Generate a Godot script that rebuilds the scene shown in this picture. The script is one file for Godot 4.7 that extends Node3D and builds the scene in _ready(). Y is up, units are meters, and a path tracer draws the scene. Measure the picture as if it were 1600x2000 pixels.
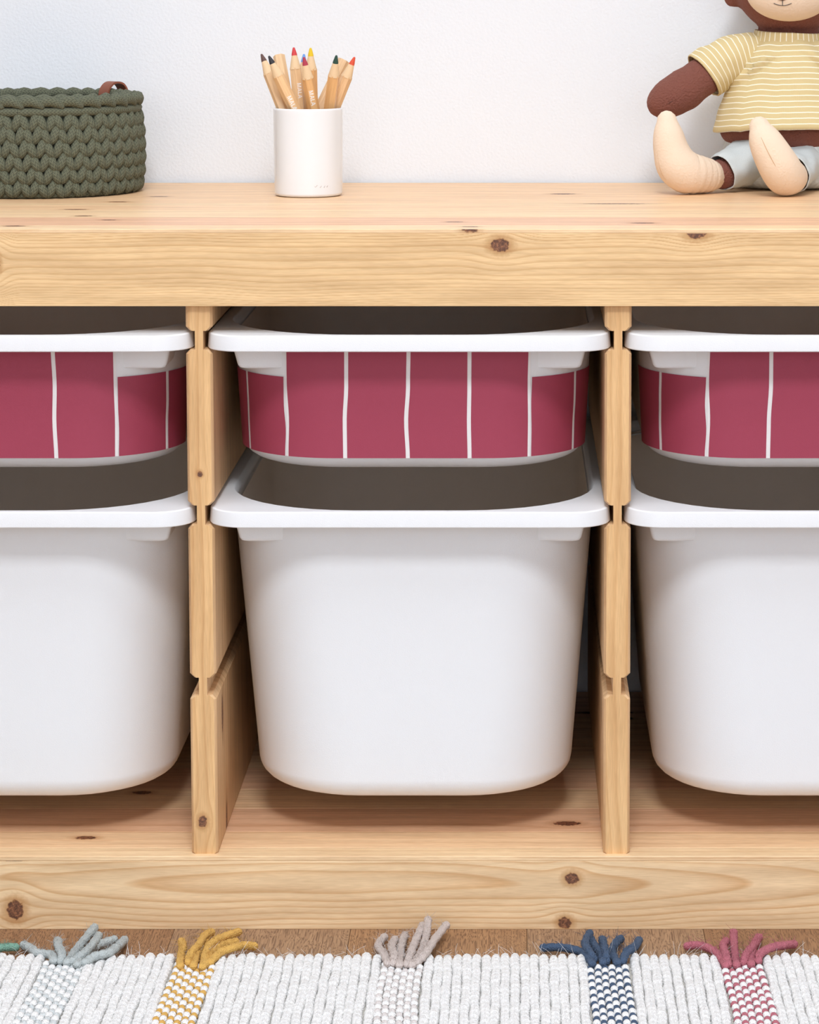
extends Node3D

# A low pine storage unit with plastic bins against a white plaster wall, a woven rug before it,
# and a crocheted basket, a cup of pencils and a soft toy on top. Units are metres, y is up,
# z = 0 is the front plane of the storage unit, the wall stands behind it.

var M := {}
var rng := RandomNumberGenerator.new()

# ---------------------------------------------------------------- mesh builder
class MB:
	var v := PackedVector3Array()
	var n := PackedVector3Array()
	var uv := PackedVector2Array()
	var ix := PackedInt32Array()

	# rows of points; cu closes every row, cv closes the rows; us / vs are texture coordinates
	func grid(rows: Array, cu := false, cv := false, us: Array = [], vs: Array = [], facing := Vector3.ZERO, cap0 := false, cap1 := false) -> void:
		var r := rows.size()
		var m: int = rows[0].size()
		var mm := m + 1 if cu else m
		var rr := r + 1 if cv else r
		var p := PackedVector3Array()
		p.resize(rr * mm)
		for i in rr:
			var row: PackedVector3Array = rows[i % r]
			for j in mm:
				p[i * mm + j] = row[j % m]
		var nn := PackedVector3Array()
		nn.resize(rr * mm)
		var centre := Vector3.ZERO
		for q in p:
			centre += q
		centre /= p.size()
		var vol := 0.0
		for i in rr - 1:
			for j in mm - 1:
				var a := p[i * mm + j]
				var b := p[i * mm + j + 1]
				var c := p[(i + 1) * mm + j + 1]
				var d := p[(i + 1) * mm + j]
				var f := (c - a).cross(d - b)
				nn[i * mm + j] += f
				nn[i * mm + j + 1] += f
				nn[(i + 1) * mm + j + 1] += f
				nn[(i + 1) * mm + j] += f
				if facing == Vector3.ZERO:
					vol += f.dot((a + b + c + d) * 0.25 - centre)
				else:
					vol += f.dot(facing)
		if cu:
			for i in rr:
				var s := nn[i * mm] + nn[i * mm + m]
				nn[i * mm] = s
				nn[i * mm + m] = s
		if cv:
			for j in mm:
				var s := nn[j] + nn[r * mm + j]
				nn[j] = s
				nn[r * mm + j] = s
		var sg := 1.0 if vol >= 0.0 else -1.0
		var at := v.size()
		for i in rr:
			var vv: float = vs[i] if vs.size() > i else float(i) / maxf(1.0, rr - 1)
			for j in mm:
				v.append(p[i * mm + j])
				n.append((nn[i * mm + j] * sg).normalized())
				var uu: float = us[j] if us.size() > j else float(j) / maxf(1.0, mm - 1)
				uv.append(Vector2(uu, vv))
		for i in rr - 1:
			for j in mm - 1:
				var a := at + i * mm + j
				var b := a + 1
				var d := a + mm
				var c := d + 1
				if sg > 0.0:
					ix.append_array(PackedInt32Array([a, c, b, a, d, c]))
				else:
					ix.append_array(PackedInt32Array([a, b, c, a, c, d]))
		if cap0:
			fan(rows[0], rows[0], rows[1])
		if cap1:
			fan(rows[r - 1], rows[r - 1], rows[r - 2])

	# a flat lid over a closed ring, facing away from the ring next to it
	func fan(ring: PackedVector3Array, here: PackedVector3Array, next: PackedVector3Array) -> void:
		var c := Vector3.ZERO
		var c2 := Vector3.ZERO
		for q in here:
			c += q
		for q in next:
			c2 += q
		c /= here.size()
		c2 /= next.size()
		var f := Vector3.ZERO
		var m := ring.size()
		for j in m:
			f += (ring[j] - c).cross(ring[(j + 1) % m] - c)
		var away := c - c2
		if away.length() < 1e-9:
			away = f
		var sg := 1.0 if f.dot(away) >= 0.0 else -1.0
		var nor := (f * sg).normalized()
		var at := v.size()
		v.append(c)
		n.append(nor)
		uv.append(Vector2(0.5, 0.5))
		for q in ring:
			v.append(q)
			n.append(nor)
			uv.append(Vector2(q.x * 3.0, q.y * 3.0 + q.z))
		for j in m:
			var a := at + 1 + j
			var b := at + 1 + (j + 1) % m
			if sg > 0.0:
				ix.append_array(PackedInt32Array([at, b, a]))
			else:
				ix.append_array(PackedInt32Array([at, a, b]))

	# a round bar along a path, one radius per point
	func tube(path: Array, rad: Array, seg := 8, rounded := true, ulen := 1.0, jit := 0.0, rg: RandomNumberGenerator = null, flat := 1.0, flat_dir := Vector3.UP) -> void:
		var pts: Array = path.duplicate()
		var rs: Array = rad.duplicate()
		if rounded:
			var d0: Vector3 = (pts[0] - pts[1]).normalized()
			var r0: float = rs[0]
			var k := pts.size()
			var d1: Vector3 = (pts[k - 1] - pts[k - 2]).normalized()
			var r1: float = rs[k - 1]
			for a in [0.5, 0.87, 0.995]:
				pts.insert(0, path[0] + d0 * r0 * a)
				rs.insert(0, r0 * sqrt(1.0 - a * a))
				pts.append(path[path.size() - 1] + d1 * r1 * a)
				rs.append(r1 * sqrt(1.0 - a * a))
		var t0: Vector3 = (pts[1] - pts[0]).normalized()
		var u := t0.cross(Vector3.UP if absf(t0.y) < 0.9 else Vector3.RIGHT).normalized()
		var rows := []
		var vs := []
		var l := 0.0
		for i in pts.size():
			var t: Vector3 = (pts[mini(i + 1, pts.size() - 1)] - pts[maxi(i - 1, 0)]).normalized()
			u = (u - t * u.dot(t)).normalized()
			var w := t.cross(u)
			var row := PackedVector3Array()
			for j in seg:
				var a := TAU * j / seg
				var rr: float = rs[i]
				if jit > 0.0:
					rr *= 1.0 + rg.randf_range(-jit, jit)
				var off := (u * cos(a) + w * sin(a)) * rr
				if flat != 1.0:
					off -= flat_dir * off.dot(flat_dir) * (1.0 - flat)
				row.append(pts[i] + off)
			rows.append(row)
			if i > 0:
				l += (pts[i] - pts[i - 1]).length()
			vs.append(l * ulen)
		grid(rows, true, false, [], vs, Vector3.ZERO, true, true)

	func ellipsoid(c: Vector3, r: Vector3, seg := 16, rings := 10, b := Basis.IDENTITY) -> void:
		var rows := []
		for i in rings + 1:
			var t := PI * (0.001 + 0.998 * i / rings)
			var row := PackedVector3Array()
			for j in seg:
				var a := TAU * j / seg
				row.append(c + b * Vector3(r.x * sin(t) * cos(a), r.y * cos(t), r.z * sin(t) * sin(a)))
			rows.append(row)
		grid(rows, true)

	# box with rounded edges; grain: axis 0 x, 1 y, 2 z along which texture u runs (metres times su), v across (times sv)
	func rbox(c: Vector3, s: Vector3, r: float, grain := 0, su := 1.0, sv := 1.0, ou := 0.0, ov := 0.0, seg := 2) -> void:
		var h := s * 0.5
		for ax in 3:
			var b1 := (ax + 1) % 3
			var b2 := (ax + 2) % 3
			for sd in [-1.0, 1.0]:
				var l1 := lines(h[b1], r, seg)
				var l2 := lines(h[b2], r, seg)
				var at := v.size()
				for e2 in l2:
					for e1 in l1:
						var q := Vector3.ZERO
						q[ax] = sd * h[ax]
						q[b1] = e1
						q[b2] = e2
						var inn := Vector3(clampf(q.x, -h.x + r, h.x - r), clampf(q.y, -h.y + r, h.y - r), clampf(q.z, -h.z + r, h.z - r))
						var d := (q - inn).normalized()
						var p := inn + d * r
						v.append(c + p)
						n.append(d)
						var g := grain
						var tr: float
						var al: float
						if ax == g:
							al = p[b1] * 0.3
							tr = p[b2]
						else:
							al = p[g]
							tr = p[3 - ax - g]
							if ax == 1:
								tr = -tr
						uv.append(Vector2(al * su + ou, -tr * sv + ov))
				var m := l1.size()
				for i in l2.size() - 1:
					for j in m - 1:
						var a := at + i * m + j
						var b := a + 1
						var dd := a + m
						var cc := dd + 1
						if sd > 0.0:
							ix.append_array(PackedInt32Array([a, cc, b, a, dd, cc]))
						else:
							ix.append_array(PackedInt32Array([a, b, cc, a, cc, dd]))

	func lines(h: float, r: float, seg: int) -> Array:
		var o := []
		for i in seg:
			o.append(-h + r - r * tan(PI / 4.0 * (1.0 - float(i) / seg)))
		o.append(-h + r)
		o.append(h - r)
		for i in seg:
			o.append(h - r + r * tan(PI / 4.0 * float(i + 1) / seg))
		return o

	func mesh(mat: Material) -> ArrayMesh:
		var a := []
		a.resize(Mesh.ARRAY_MAX)
		a[Mesh.ARRAY_VERTEX] = v
		a[Mesh.ARRAY_NORMAL] = n
		a[Mesh.ARRAY_TEX_UV] = uv
		a[Mesh.ARRAY_INDEX] = ix
		var me := ArrayMesh.new()
		me.add_surface_from_arrays(Mesh.PRIMITIVE_TRIANGLES, a)
		me.surface_set_material(0, mat)
		return me

# ---------------------------------------------------------------- node helpers
func tag(o: Node3D, label: String, category: String, group := "") -> Node3D:
	o.set_meta("label", label)
	o.set_meta("category", category)
	if group != "":
		o.set_meta("group", group)
	return o

func thing(called: String, label: String, category: String, at := Vector3.ZERO, group := "") -> Node3D:
	var o := Node3D.new()
	o.name = called
	add_child(o, true)
	o.position = at
	return tag(o, label, category, group)

func part(called: String, mb: MB, mat: Material, parent: Node3D = null) -> MeshInstance3D:
	return piece(called, mb.mesh(mat), parent)

func piece(called: String, me: Mesh, parent: Node3D = null) -> MeshInstance3D:
	var o := MeshInstance3D.new()
	o.name = called
	o.mesh = me
	(parent if parent else self).add_child(o, true)
	return o

func struct(called: String, mb: MB, mat: Material, parent: Node3D = null) -> MeshInstance3D:
	var o := part(called, mb, mat, parent)
	if parent == null:
		o.set_meta("kind", "structure")
	return o

func V(x: float, y: float, z: float) -> Vector3:
	return Vector3(x, y, z)

func spline(pts: Array, steps: int) -> Array:
	var out := []
	var k := pts.size()
	for i in k - 1:
		var p0 = pts[maxi(i - 1, 0)]
		var p1 = pts[i]
		var p2 = pts[i + 1]
		var p3 = pts[mini(i + 2, k - 1)]
		for s in steps:
			var t := float(s) / steps
			out.append(0.5 * (2.0 * p1 + (p2 - p0) * t + (2.0 * p0 - 5.0 * p1 + 4.0 * p2 - p3) * t * t + (3.0 * p1 - p0 - 3.0 * p2 + p3) * t * t * t))
	out.append(pts[k - 1])
	return out

# ---------------------------------------------------------------- materials
func mat(col: Color, rough := 0.6, tex: Texture2D = null) -> StandardMaterial3D:
	var m := StandardMaterial3D.new()
	m.albedo_color = col
	m.roughness = rough
	if tex:
		m.albedo_texture = tex
	return m

func relief(m: StandardMaterial3D, tex: Texture2D, cm: float, tri := 0.0) -> StandardMaterial3D:
	m.heightmap_enabled = true
	m.heightmap_texture = tex
	m.heightmap_scale = cm
	if tri > 0.0:
		m.uv1_triplanar = true
		m.uv1_scale = Vector3.ONE * tri
	return m

func noise(freq: float, s: int, octaves := 3) -> FastNoiseLite:
	var f := FastNoiseLite.new()
	f.seed = s
	f.noise_type = FastNoiseLite.TYPE_SIMPLEX
	f.frequency = freq
	f.fractal_octaves = octaves
	return f

func noise_image(size: int, freq: float, s: int, octaves := 4) -> ImageTexture:
	var f := noise(freq, s, octaves)
	return ImageTexture.create_from_image(f.get_seamless_image(size, size))

# pine: w x h pixels for a board len_m x wid_m metres. grow: how the growth-ring phase runs across the board (0 top edge .. 1 bottom edge),
# heart: [x, y, k] centre of a cathedral figure in metres (k = 0: none), knots: [x, y, rx, ry] in metres from the board's left top corner
func pine(w: int, h: int, len_m: float, wid_m: float, grow: Array, heart: Array, knots: Array, s: int, early: Color, late: Color, depth := 0.8, warp := 0.0022, tone := 0.05) -> ImageTexture:
	var n1 := noise(1.0, s, 2)
	var n2 := noise(1.0, s + 7, 2)
	var tab := PackedFloat32Array()
	tab.resize(257)
	var gn := grow.size()
	for i in 257:
		var t := i / 256.0 * (gn - 1)
		var a := mini(int(t), gn - 2)
		tab[i] = lerpf(grow[a], grow[a + 1], t - a)
	var data := PackedByteArray()
	data.resize(w * h * 3)
	var kdark := Color("5a3a2b")
	var kmid := Color("a36d4a")
	var at := 0
	for j in h:
		var y := (j + 0.5) / h * wid_m
		for i in w:
			var x := (i + 0.5) / w * len_m
			var ye := y
			var kd := 9.0
			var kx := 0.0
			var ky := 0.0
			for k in knots:
				var dx: float = x - k[0]
				if absf(dx) > k[2] * 9.0:
					continue
				var dy: float = y - k[1]
				var q: float = dx * dx / (k[2] * k[2] * 9.0) + dy * dy / (k[3] * k[3] * 9.0)
				if q < 7.0:
					ye -= dy * exp(-q) * 0.9
					var e := sqrt(dx * dx / (k[2] * k[2]) + dy * dy / (k[3] * k[3]))
					if e < kd:
						kd = e
						kx = dx
						ky = dy
			ye += n1.get_noise_2d(x * 4.0, y * 9.0) * warp
			var ph: float
			if heart[2] > 0.0:
				var hx: float = (x - heart[0]) * heart[2]
				var hy: float = ye - heart[1]
				ye = sqrt(hx * hx + hy * hy)
			ph = tab[clampi(int(ye / wid_m * 256.0), 0, 256)]
			var tf := clampf(ye / wid_m * 256.0, 0.0, 255.99)
			var ti := int(tf)
			ph = tab[ti] + (tab[ti + 1] - tab[ti]) * (tf - ti)
			var fr := ph - floorf(ph)
			var dark := fr * fr * fr * (0.35 + 0.65 * fr * fr)
			if fr > 0.9:
				dark *= (1.0 - fr) * 10.0
			var band := n2.get_noise_1d(floorf(ph) * 31.7)
			dark *= depth * (0.75 + 0.5 * band)
			var fib := n2.get_noise_2d(x * 45.0, y * 2600.0) * 0.035 + n1.get_noise_2d(x * 5.0, y * 60.0) * tone
			var c := early.lerp(late, clampf(dark, 0.0, 1.0))
			c = Color(c.r * (1.0 + fib), c.g * (1.0 + fib * 1.25), c.b * (1.0 + fib * 1.5))
			if kd < 2.2:
				var wob := n1.get_noise_2d(x * 260.0, y * 260.0)
				var kk := kd + wob * 0.16
				if kk < 1.0:
					var ring := 0.5 + 0.5 * sin(kk * 17.0 + wob * 3.0)
					var kc := kdark.lerp(kmid, clampf(ring * 0.8 + wob * 0.5, 0.0, 1.0))
					if kk > 0.8:
						kc = kc.lerp(Color("4a2c20"), (kk - 0.8) * 5.0)
					c = kc.lerp(late, smoothstep(0.86, 1.0, kk) * 0.8)
				elif kk < 2.0:
					c = c.lerp(late * 0.92, (2.0 - kk) * 0.6)
			data[at] = clampi(int(c.r * 255.0), 0, 255)
			data[at + 1] = clampi(int(c.g * 255.0), 0, 255)
			data[at + 2] = clampi(int(c.b * 255.0), 0, 255)
			at += 3
	return ImageTexture.create_from_image(Image.create_from_data(w, h, false, Image.FORMAT_RGB8, data))

# oak: grain runs along texture v
func oak(w: int, h: int, s: int) -> ImageTexture:
	var n1 := noise(1.0, s, 3)
	var n2 := noise(1.0, s + 3, 2)
	var data := PackedByteArray()
	data.resize(w * h * 3)
	var a := Color("b3906d")
	var b := Color("7e6048")
	var at := 0
	for j in h:
		var y := float(j) / h
		for i in w:
			var x := float(i) / w
			var hx := x - 0.5 + n1.get_noise_2d(x * 2.0, y * 3.0) * 0.16
			var ph := (hx * hx * 40.0 + y * 6.0 + n1.get_noise_2d(x * 5.0, y * 2.0) * 0.8)
			var fr := ph - floorf(ph)
			var pore := n2.get_noise_2d(x * 95.0, y * 16.0 + fr)
			var d := 0.25 + 0.22 * fr + 0.18 * n1.get_noise_2d(x * 26.0, y * 3.0)
			if pore > 0.12:
				d += (pore - 0.12) * 2.2
			var c := a.lerp(b, clampf(d, 0.0, 1.2))
			data[at] = clampi(int(c.r * 255.0), 0, 255)
			data[at + 1] = clampi(int(c.g * 255.0), 0, 255)
			data[at + 2] = clampi(int(c.b * 255.0), 0, 255)
			at += 3
	return ImageTexture.create_from_image(Image.create_from_data(w, h, false, Image.FORMAT_RGB8, data))

func make_materials() -> void:
	M.wall_bump = noise_image(512, 0.05, 5, 4)
	M.wall = relief(mat(Color("ebedee"), 0.9), M.wall_bump, 0.018, 9.0)
	M.paint = mat(Color("f1f0f0"), 0.9)
	M.ceiling = mat(Color("f4f4f4"), 0.95)
	M.skirting = mat(Color("eeeeec"), 0.6)
	M.pane = mat(Color(0.95, 0.97, 1.0, 0.06), 0.05)
	M.pane.transparency = BaseMaterial3D.TRANSPARENCY_ALPHA
	M.lamp = mat(Color.WHITE, 0.6)
	M.lamp.emission_enabled = true
	M.lamp.emission = Color("f4f8ff")
	M.lamp.emission_energy_multiplier = 1.0
	var early := Color("eac591")
	var late := Color("c08850")
	# the long rails, drawn from the board's left end
	var x0 := 0.5485
	M.top_rail = mat(Color.WHITE, 0.5, pine(1800, 128, 0.936, 0.0561, [0.0, 3.2, 5.4, 6.6, 7.6, 8.5, 9.4, 10.5, 12.0, 14.2, 17.0, 20.5], [0, 0, 0], [[x0 - 0.014, 0.0114, 0.0066, 0.0048], [x0 + 0.128, 0.002, 0.0075, 0.0045], [x0 - 0.378, 0.025, 0.003, 0.006]], 11, early, late, 1.0))
	M.low_rail = mat(Color.WHITE, 0.5, pine(1800, 128, 0.936, 0.0556, [0.1, 0.55, 1.1, 2.0, 3.1, 4.2, 5.4, 6.9, 8.4, 10.0, 11.6, 13.2], [x0 - 0.145, 0.0205, 0.062], [[x0 - 0.3725, 0.0405, 0.0062, 0.0072], [x0 + 0.0385, 0.0168, 0.0052, 0.0042], [x0 + 0.0335, 0.0505, 0.0050, 0.0044]], 21, Color("eccb9e"), Color("c68d55"), 1.0))
	M.stave_tex = pine(1600, 512, 0.936, 0.46, [0.0, 3.0, 7.0, 9.0, 15.0, 17.0, 24.0, 30.0, 32.5, 39.0, 41.0, 47.0, 52.0, 55.0], [0, 0, 0], [[0.2, 0.195, 0.009, 0.0035], [0.222, 0.272, 0.008, 0.0035], [0.216, 0.145, 0.007, 0.0035], [0.241, 0.049, 0.006, 0.003], [0.18, 0.006, 0.008, 0.004], [0.248, 0.358, 0.008, 0.004], [0.585, 0.33, 0.01, 0.005], [0.624, 0.206, 0.026, 0.0035], [0.513, 0.012, 0.006, 0.003], [0.5, 0.065, 0.007, 0.003], [0.64, 0.074, 0.009, 0.004]], 31, Color("f0cea6"), Color("d09e70"), 0.75, 0.002, 0.04)
	M.stave = mat(Color("fff6ec"), 0.42, M.stave_tex)
	M.stave_pink = mat(Color("f6e2dc"), 0.42, M.stave_tex)
	M.stave_pale = mat(Color("fffdf4"), 0.42, M.stave_tex)
	M.side_tex = pine(512, 700, 0.44, 0.44, [0.0, 5.0, 8.0, 15.0, 19.0, 24.0, 32.0, 37.0, 45.0, 50.0, 58.0], [0, 0, 0], [[0.07, 0.07, 0.016, 0.004], [0.16, 0.05, 0.014, 0.004], [0.3, 0.2, 0.01, 0.006]], 41, Color("dcb384"), Color("b98556"), 0.7)
	M.side = mat(Color.WHITE, 0.55, M.side_tex)
	M.front_tex = pine(900, 96, 0.42, 0.04, [0.0, 2.5, 3.6, 4.2, 5.0, 6.2, 7.0, 8.5, 10.0], [0, 0, 0], [[0.29, 0.018, 0.0022, 0.0018], [0.03, 0.017, 0.0045, 0.0032]], 51, Color("e3b780"), Color("c38a53"), 0.75, 0.003)
	M.front = mat(Color.WHITE, 0.5, M.front_tex)
	M.front_plain = mat(Color.WHITE, 0.5, pine(900, 96, 0.42, 0.04, [0.0, 2.5, 4.5, 5.6, 6.0, 6.4, 7.4, 9.5, 12.0], [0, 0, 0], [], 57, Color("e3b780"), Color("c38a53"), 0.75, 0.0045))
	M.oak_tex = oak(384, 1024, 61)
	M.oak = mat(Color("ffffff"), 0.5, M.oak_tex)
	M.oak_warm = mat(Color("fff4e4"), 0.5, M.oak_tex)
	M.oak_dark = mat(Color("eee0d2"), 0.5, M.oak_tex)
	M.dark_gap = mat(Color("3a2a1e"), 0.9)
	# plastic
	M.grain = noise_image(256, 0.12, 71, 3)
	M.plastic = mat(Color("f2f2f1"), 0.42)
	M.plastic.metallic_specular = 0.45
	relief(M.plastic, M.grain, 0.006, 30.0)
	M.plastic_inside_warm_lit = mat(Color("fcebd8"), 0.45)  # same white plastic, with warm bounced light tinted into the colour
	M.sticker = mat(Color("a63f55"), 0.6)
	relief(M.sticker, M.grain, 0.004, 30.0)
	M.sticker_white = mat(Color("f3eeea"), 0.6)
	# ceramics and pencils
	M.ceramic = mat(Color("efefee"), 0.18)
	M.scuff = mat(Color("b9aaa2"), 0.7)
	M.pencil_tex = pine(256, 64, 0.15, 0.03, [0.0, 3.0, 5.0, 9.0, 11.0], [0, 0, 0], [], 81, Color("eccaa0"), Color("d6aa78"), 0.6)
	M.pencil = mat(Color("fff4e4"), 0.4, M.pencil_tex)
	M.pencil_deep = mat(Color("f8e2c2"), 0.4, M.pencil_tex)
	M.pencil_pale = mat(Color("fffaf0"), 0.45, M.pencil_tex)
	M.bare_wood = mat(Color("e9c99e"), 0.7)
	M.letter = mat(Color("f6efe6"), 0.6)
	# crochet cord, wool, plush
	M.cord_tex = cord_image()
	M.cord = mat(Color("ffffff"), 0.95, M.cord_tex[0])
	relief(M.cord, M.cord_tex[1], 0.05)
	M.cord_inside = mat(Color("4a5040"), 0.95)
	M.leather = relief(mat(Color("8b4c33"), 0.5), M.grain, 0.02, 25.0)
	M.wool_bump = noise_image(256, 0.06, 91, 4)
	M.wool = wool(Color("fbf9f5"))
	M.plush_bump = noise_image(256, 0.09, 95, 3)
	M.brown = fuzzy(Color("7d4a3c"))
	M.peach = relief(mat(Color("efd7bc"), 0.9), M.plush_bump, 0.03, 14.0)
	M.linen_tex = linen_image()
	M.linen = mat(Color.WHITE, 0.9, M.linen_tex)
	M.thread = mat(Color("4b4644"), 0.8)
	M.seam = mat(Color("d9b48e"), 0.9)
	M.nose = mat(Color("5a3329"), 0.8)
	M.shirt_tex = stripe_image()
	M.shirt = mat(Color.WHITE, 0.9, M.shirt_tex)
	relief(M.shirt, M.shirt_relief, 0.012)

func wool(c: Color) -> StandardMaterial3D:
	var m := relief(mat(c, 0.95), M.wool_bump, 0.12, 45.0)
	m.rim_enabled = true
	m.rim = 0.3
	m.rim_tint = 0.7
	return m

func fuzzy(c: Color) -> StandardMaterial3D:
	var m := relief(mat(c, 0.95), M.plush_bump, 0.10, 16.0)
	m.rim_enabled = true
	m.rim = 0.5
	m.rim_tint = 0.8
	return m

# knitted cord: little slanted loops in two mirrored columns; v runs along the cord
func cord_image() -> Array:
	var s := 64
	var im := Image.create(s, s, false, Image.FORMAT_RGB8)
	var hi := Image.create(s, s, false, Image.FORMAT_RGB8)
	var a := Color("6c6e58")
	var b := Color("3e4034")
	for j in s:
		for i in s:
			var u := float(i) / s * 8.0
			var f := u - floorf(u)
			var tri := absf(f - 0.5) * 2.0
			var p := float(j) / s * 6.0 + tri * 0.8
			var q := p - floorf(p)
			var hgt := clampf(sin(q * PI) * 1.3, 0.0, 1.0) * clampf(sin(tri * PI) * 0.5 + 0.55, 0.0, 1.0)
			im.set_pixel(i, j, b.lerp(a, clampf(hgt * 1.5, 0.0, 1.0)))
			hi.set_pixel(i, j, Color(hgt, hgt, hgt))
	return [ImageTexture.create_from_image(im), ImageTexture.create_from_image(hi)]

func linen_image() -> ImageTexture:
	var s := 256
	var im := Image.create(s, s, false, Image.FORMAT_RGB8)
	var f := noise(0.05, 5, 3)
	var a := Color("cdd1cd")
	for j in s:
		for i in s:
			var t := 0.03 * sin(i * PI * 0.5) + 0.03 * sin(j * PI * 0.5) + 0.05 * f.get_noise_2d(i * 6.0, j) + 0.05 * f.get_noise_2d(i + 90.0, j * 6.0)
			im.set_pixel(i, j, Color(a.r * (1.0 + t), a.g * (1.0 + t), a.b * (1.0 + t)))
	return ImageTexture.create_from_image(im)

# one printed stripe per repeat, along v
func stripe_image() -> ImageTexture:
	var w := 128
	var h := 64
	var im := Image.create(w, h, false, Image.FORMAT_RGB8)
	var hi := Image.create(w, h, false, Image.FORMAT_RGB8)
	var f := noise(0.08, 15, 2)
	var a := Color("d8c18c")
	var b := Color("f8f0d8")
	for j in h:
		for i in w:
			var y := (j + 0.5) / h + f.get_noise_2d(i * 3.0, 0.0) * 0.012
			var d := absf(y - 0.5)
			var k := clampf((0.085 - d) * 30.0 + 0.5, 0.0, 1.0)
			var rib := 0.5 + 0.5 * sin(i * TAU / 4.0)
			var t := 1.0 + 0.03 * f.get_noise_2d(i * 8.0, j * 8.0) + 0.02 * (rib - 0.5)
			var c := a.lerp(b, k)
			im.set_pixel(i, j, Color(minf(1.0, c.r * t), minf(1.0, c.g * t), minf(1.0, c.b * t)))
			var e := clampf(rib * 0.5 + 0.25 + 0.25 * f.get_noise_2d(i * 9.0, j * 9.0), 0.0, 1.0)
			hi.set_pixel(i, j, Color(e, e, e))
	M.shirt_relief = ImageTexture.create_from_image(hi)
	return ImageTexture.create_from_image(im)

# ---------------------------------------------------------------- scene
func _ready() -> void:
	rng.seed = 77
	set_view_and_light()
	make_materials()
	build_room()
	build_unit()
	build_bins()
	build_rug()
	build_basket()
	build_cup_and_pencils()
	build_toy()

func set_view_and_light() -> void:
	var cam := Camera3D.new()
	cam.name = "camera"
	add_child(cam)
	# a shifted lens: the optical axis meets the picture at (1015, 435) of 1600 x 2000
	var f := 4959.148
	cam.near = 0.05
	cam.far = 60.0
	var size := 2000.0 / f * cam.near
	var px := cam.near / f
	cam.set_frustum(size, Vector2((800.0 - 1015.0) * px, -(1000.0 - 435.0) * px), cam.near, cam.far)
	cam.position = Vector3(0, 0.691104, 1.821403)
	cam.rotation.x = -0.0912459
	cam.current = true
	var env := Environment.new()
	env.background_mode = Environment.BG_SKY
	var sky := Sky.new()
	var sm := ProceduralSkyMaterial.new()
	sm.sky_top_color = Color("a9c4e6")
	sm.sky_horizon_color = Color("e9eef5")
	sm.ground_horizon_color = Color("d8d8d4")
	sm.ground_bottom_color = Color("a8a59e")
	sm.sky_energy_multiplier = 1.5
	sm.ground_energy_multiplier = 1.2
	sky.sky_material = sm
	env.sky = sky
	env.tonemap_mode = Environment.TONE_MAPPER_LINEAR
	env.tonemap_exposure = 0.85
	env.sdfgi_enabled = true
	env.ssao_enabled = true
	env.ssil_enabled = true
	var we := WorldEnvironment.new()
	we.name = "world_environment"
	we.environment = env
	add_child(we)
	# soft fill, added at an unseen window behind the camera
	var win_fill := AreaLight3D.new()
	win_fill.name = "window_fill"
	win_fill.area_size = Vector2(2.9, 1.5)
	win_fill.light_color = Color("eaf2ff")
	win_fill.light_energy = 1.3
	win_fill.shadow_enabled = true
	add_child(win_fill)
	win_fill.position = Vector3(0.3, 1.35, 3.55)
	# the ceiling fitting
	var lamp := AreaLight3D.new()
	lamp.name = "ceiling_light_glow"
	lamp.area_size = Vector2(0.62, 0.62)
	lamp.light_color = Color("eef5ff")
	lamp.light_energy = 6.5
	lamp.shadow_enabled = true
	add_child(lamp)
	lamp.position = Vector3(0.0, 2.425, 1.9)
	lamp.rotation.x = -PI / 2
	# added wide fill panel that brightens level surfaces; no such fitting is known
	var lamp2 := AreaLight3D.new()
	lamp2.name = "ceiling_fill_glow"
	lamp2.area_size = Vector2(1.3, 0.9)
	lamp2.light_color = Color("eef5ff")
	lamp2.light_energy = 2.2
	lamp2.shadow_enabled = true
	add_child(lamp2)
	lamp2.position = Vector3(-0.1, 2.425, 0.8)
	lamp2.rotation.x = -PI / 2

func slab(called: String, lo: Vector3, hi: Vector3, m: Material, r := 0.002) -> MeshInstance3D:
	var b := MB.new()
	b.rbox((lo + hi) * 0.5, hi - lo, r, 0, 1.0, 1.0, 0.0, 0.0, 1)
	return struct(called, b, m)

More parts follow.
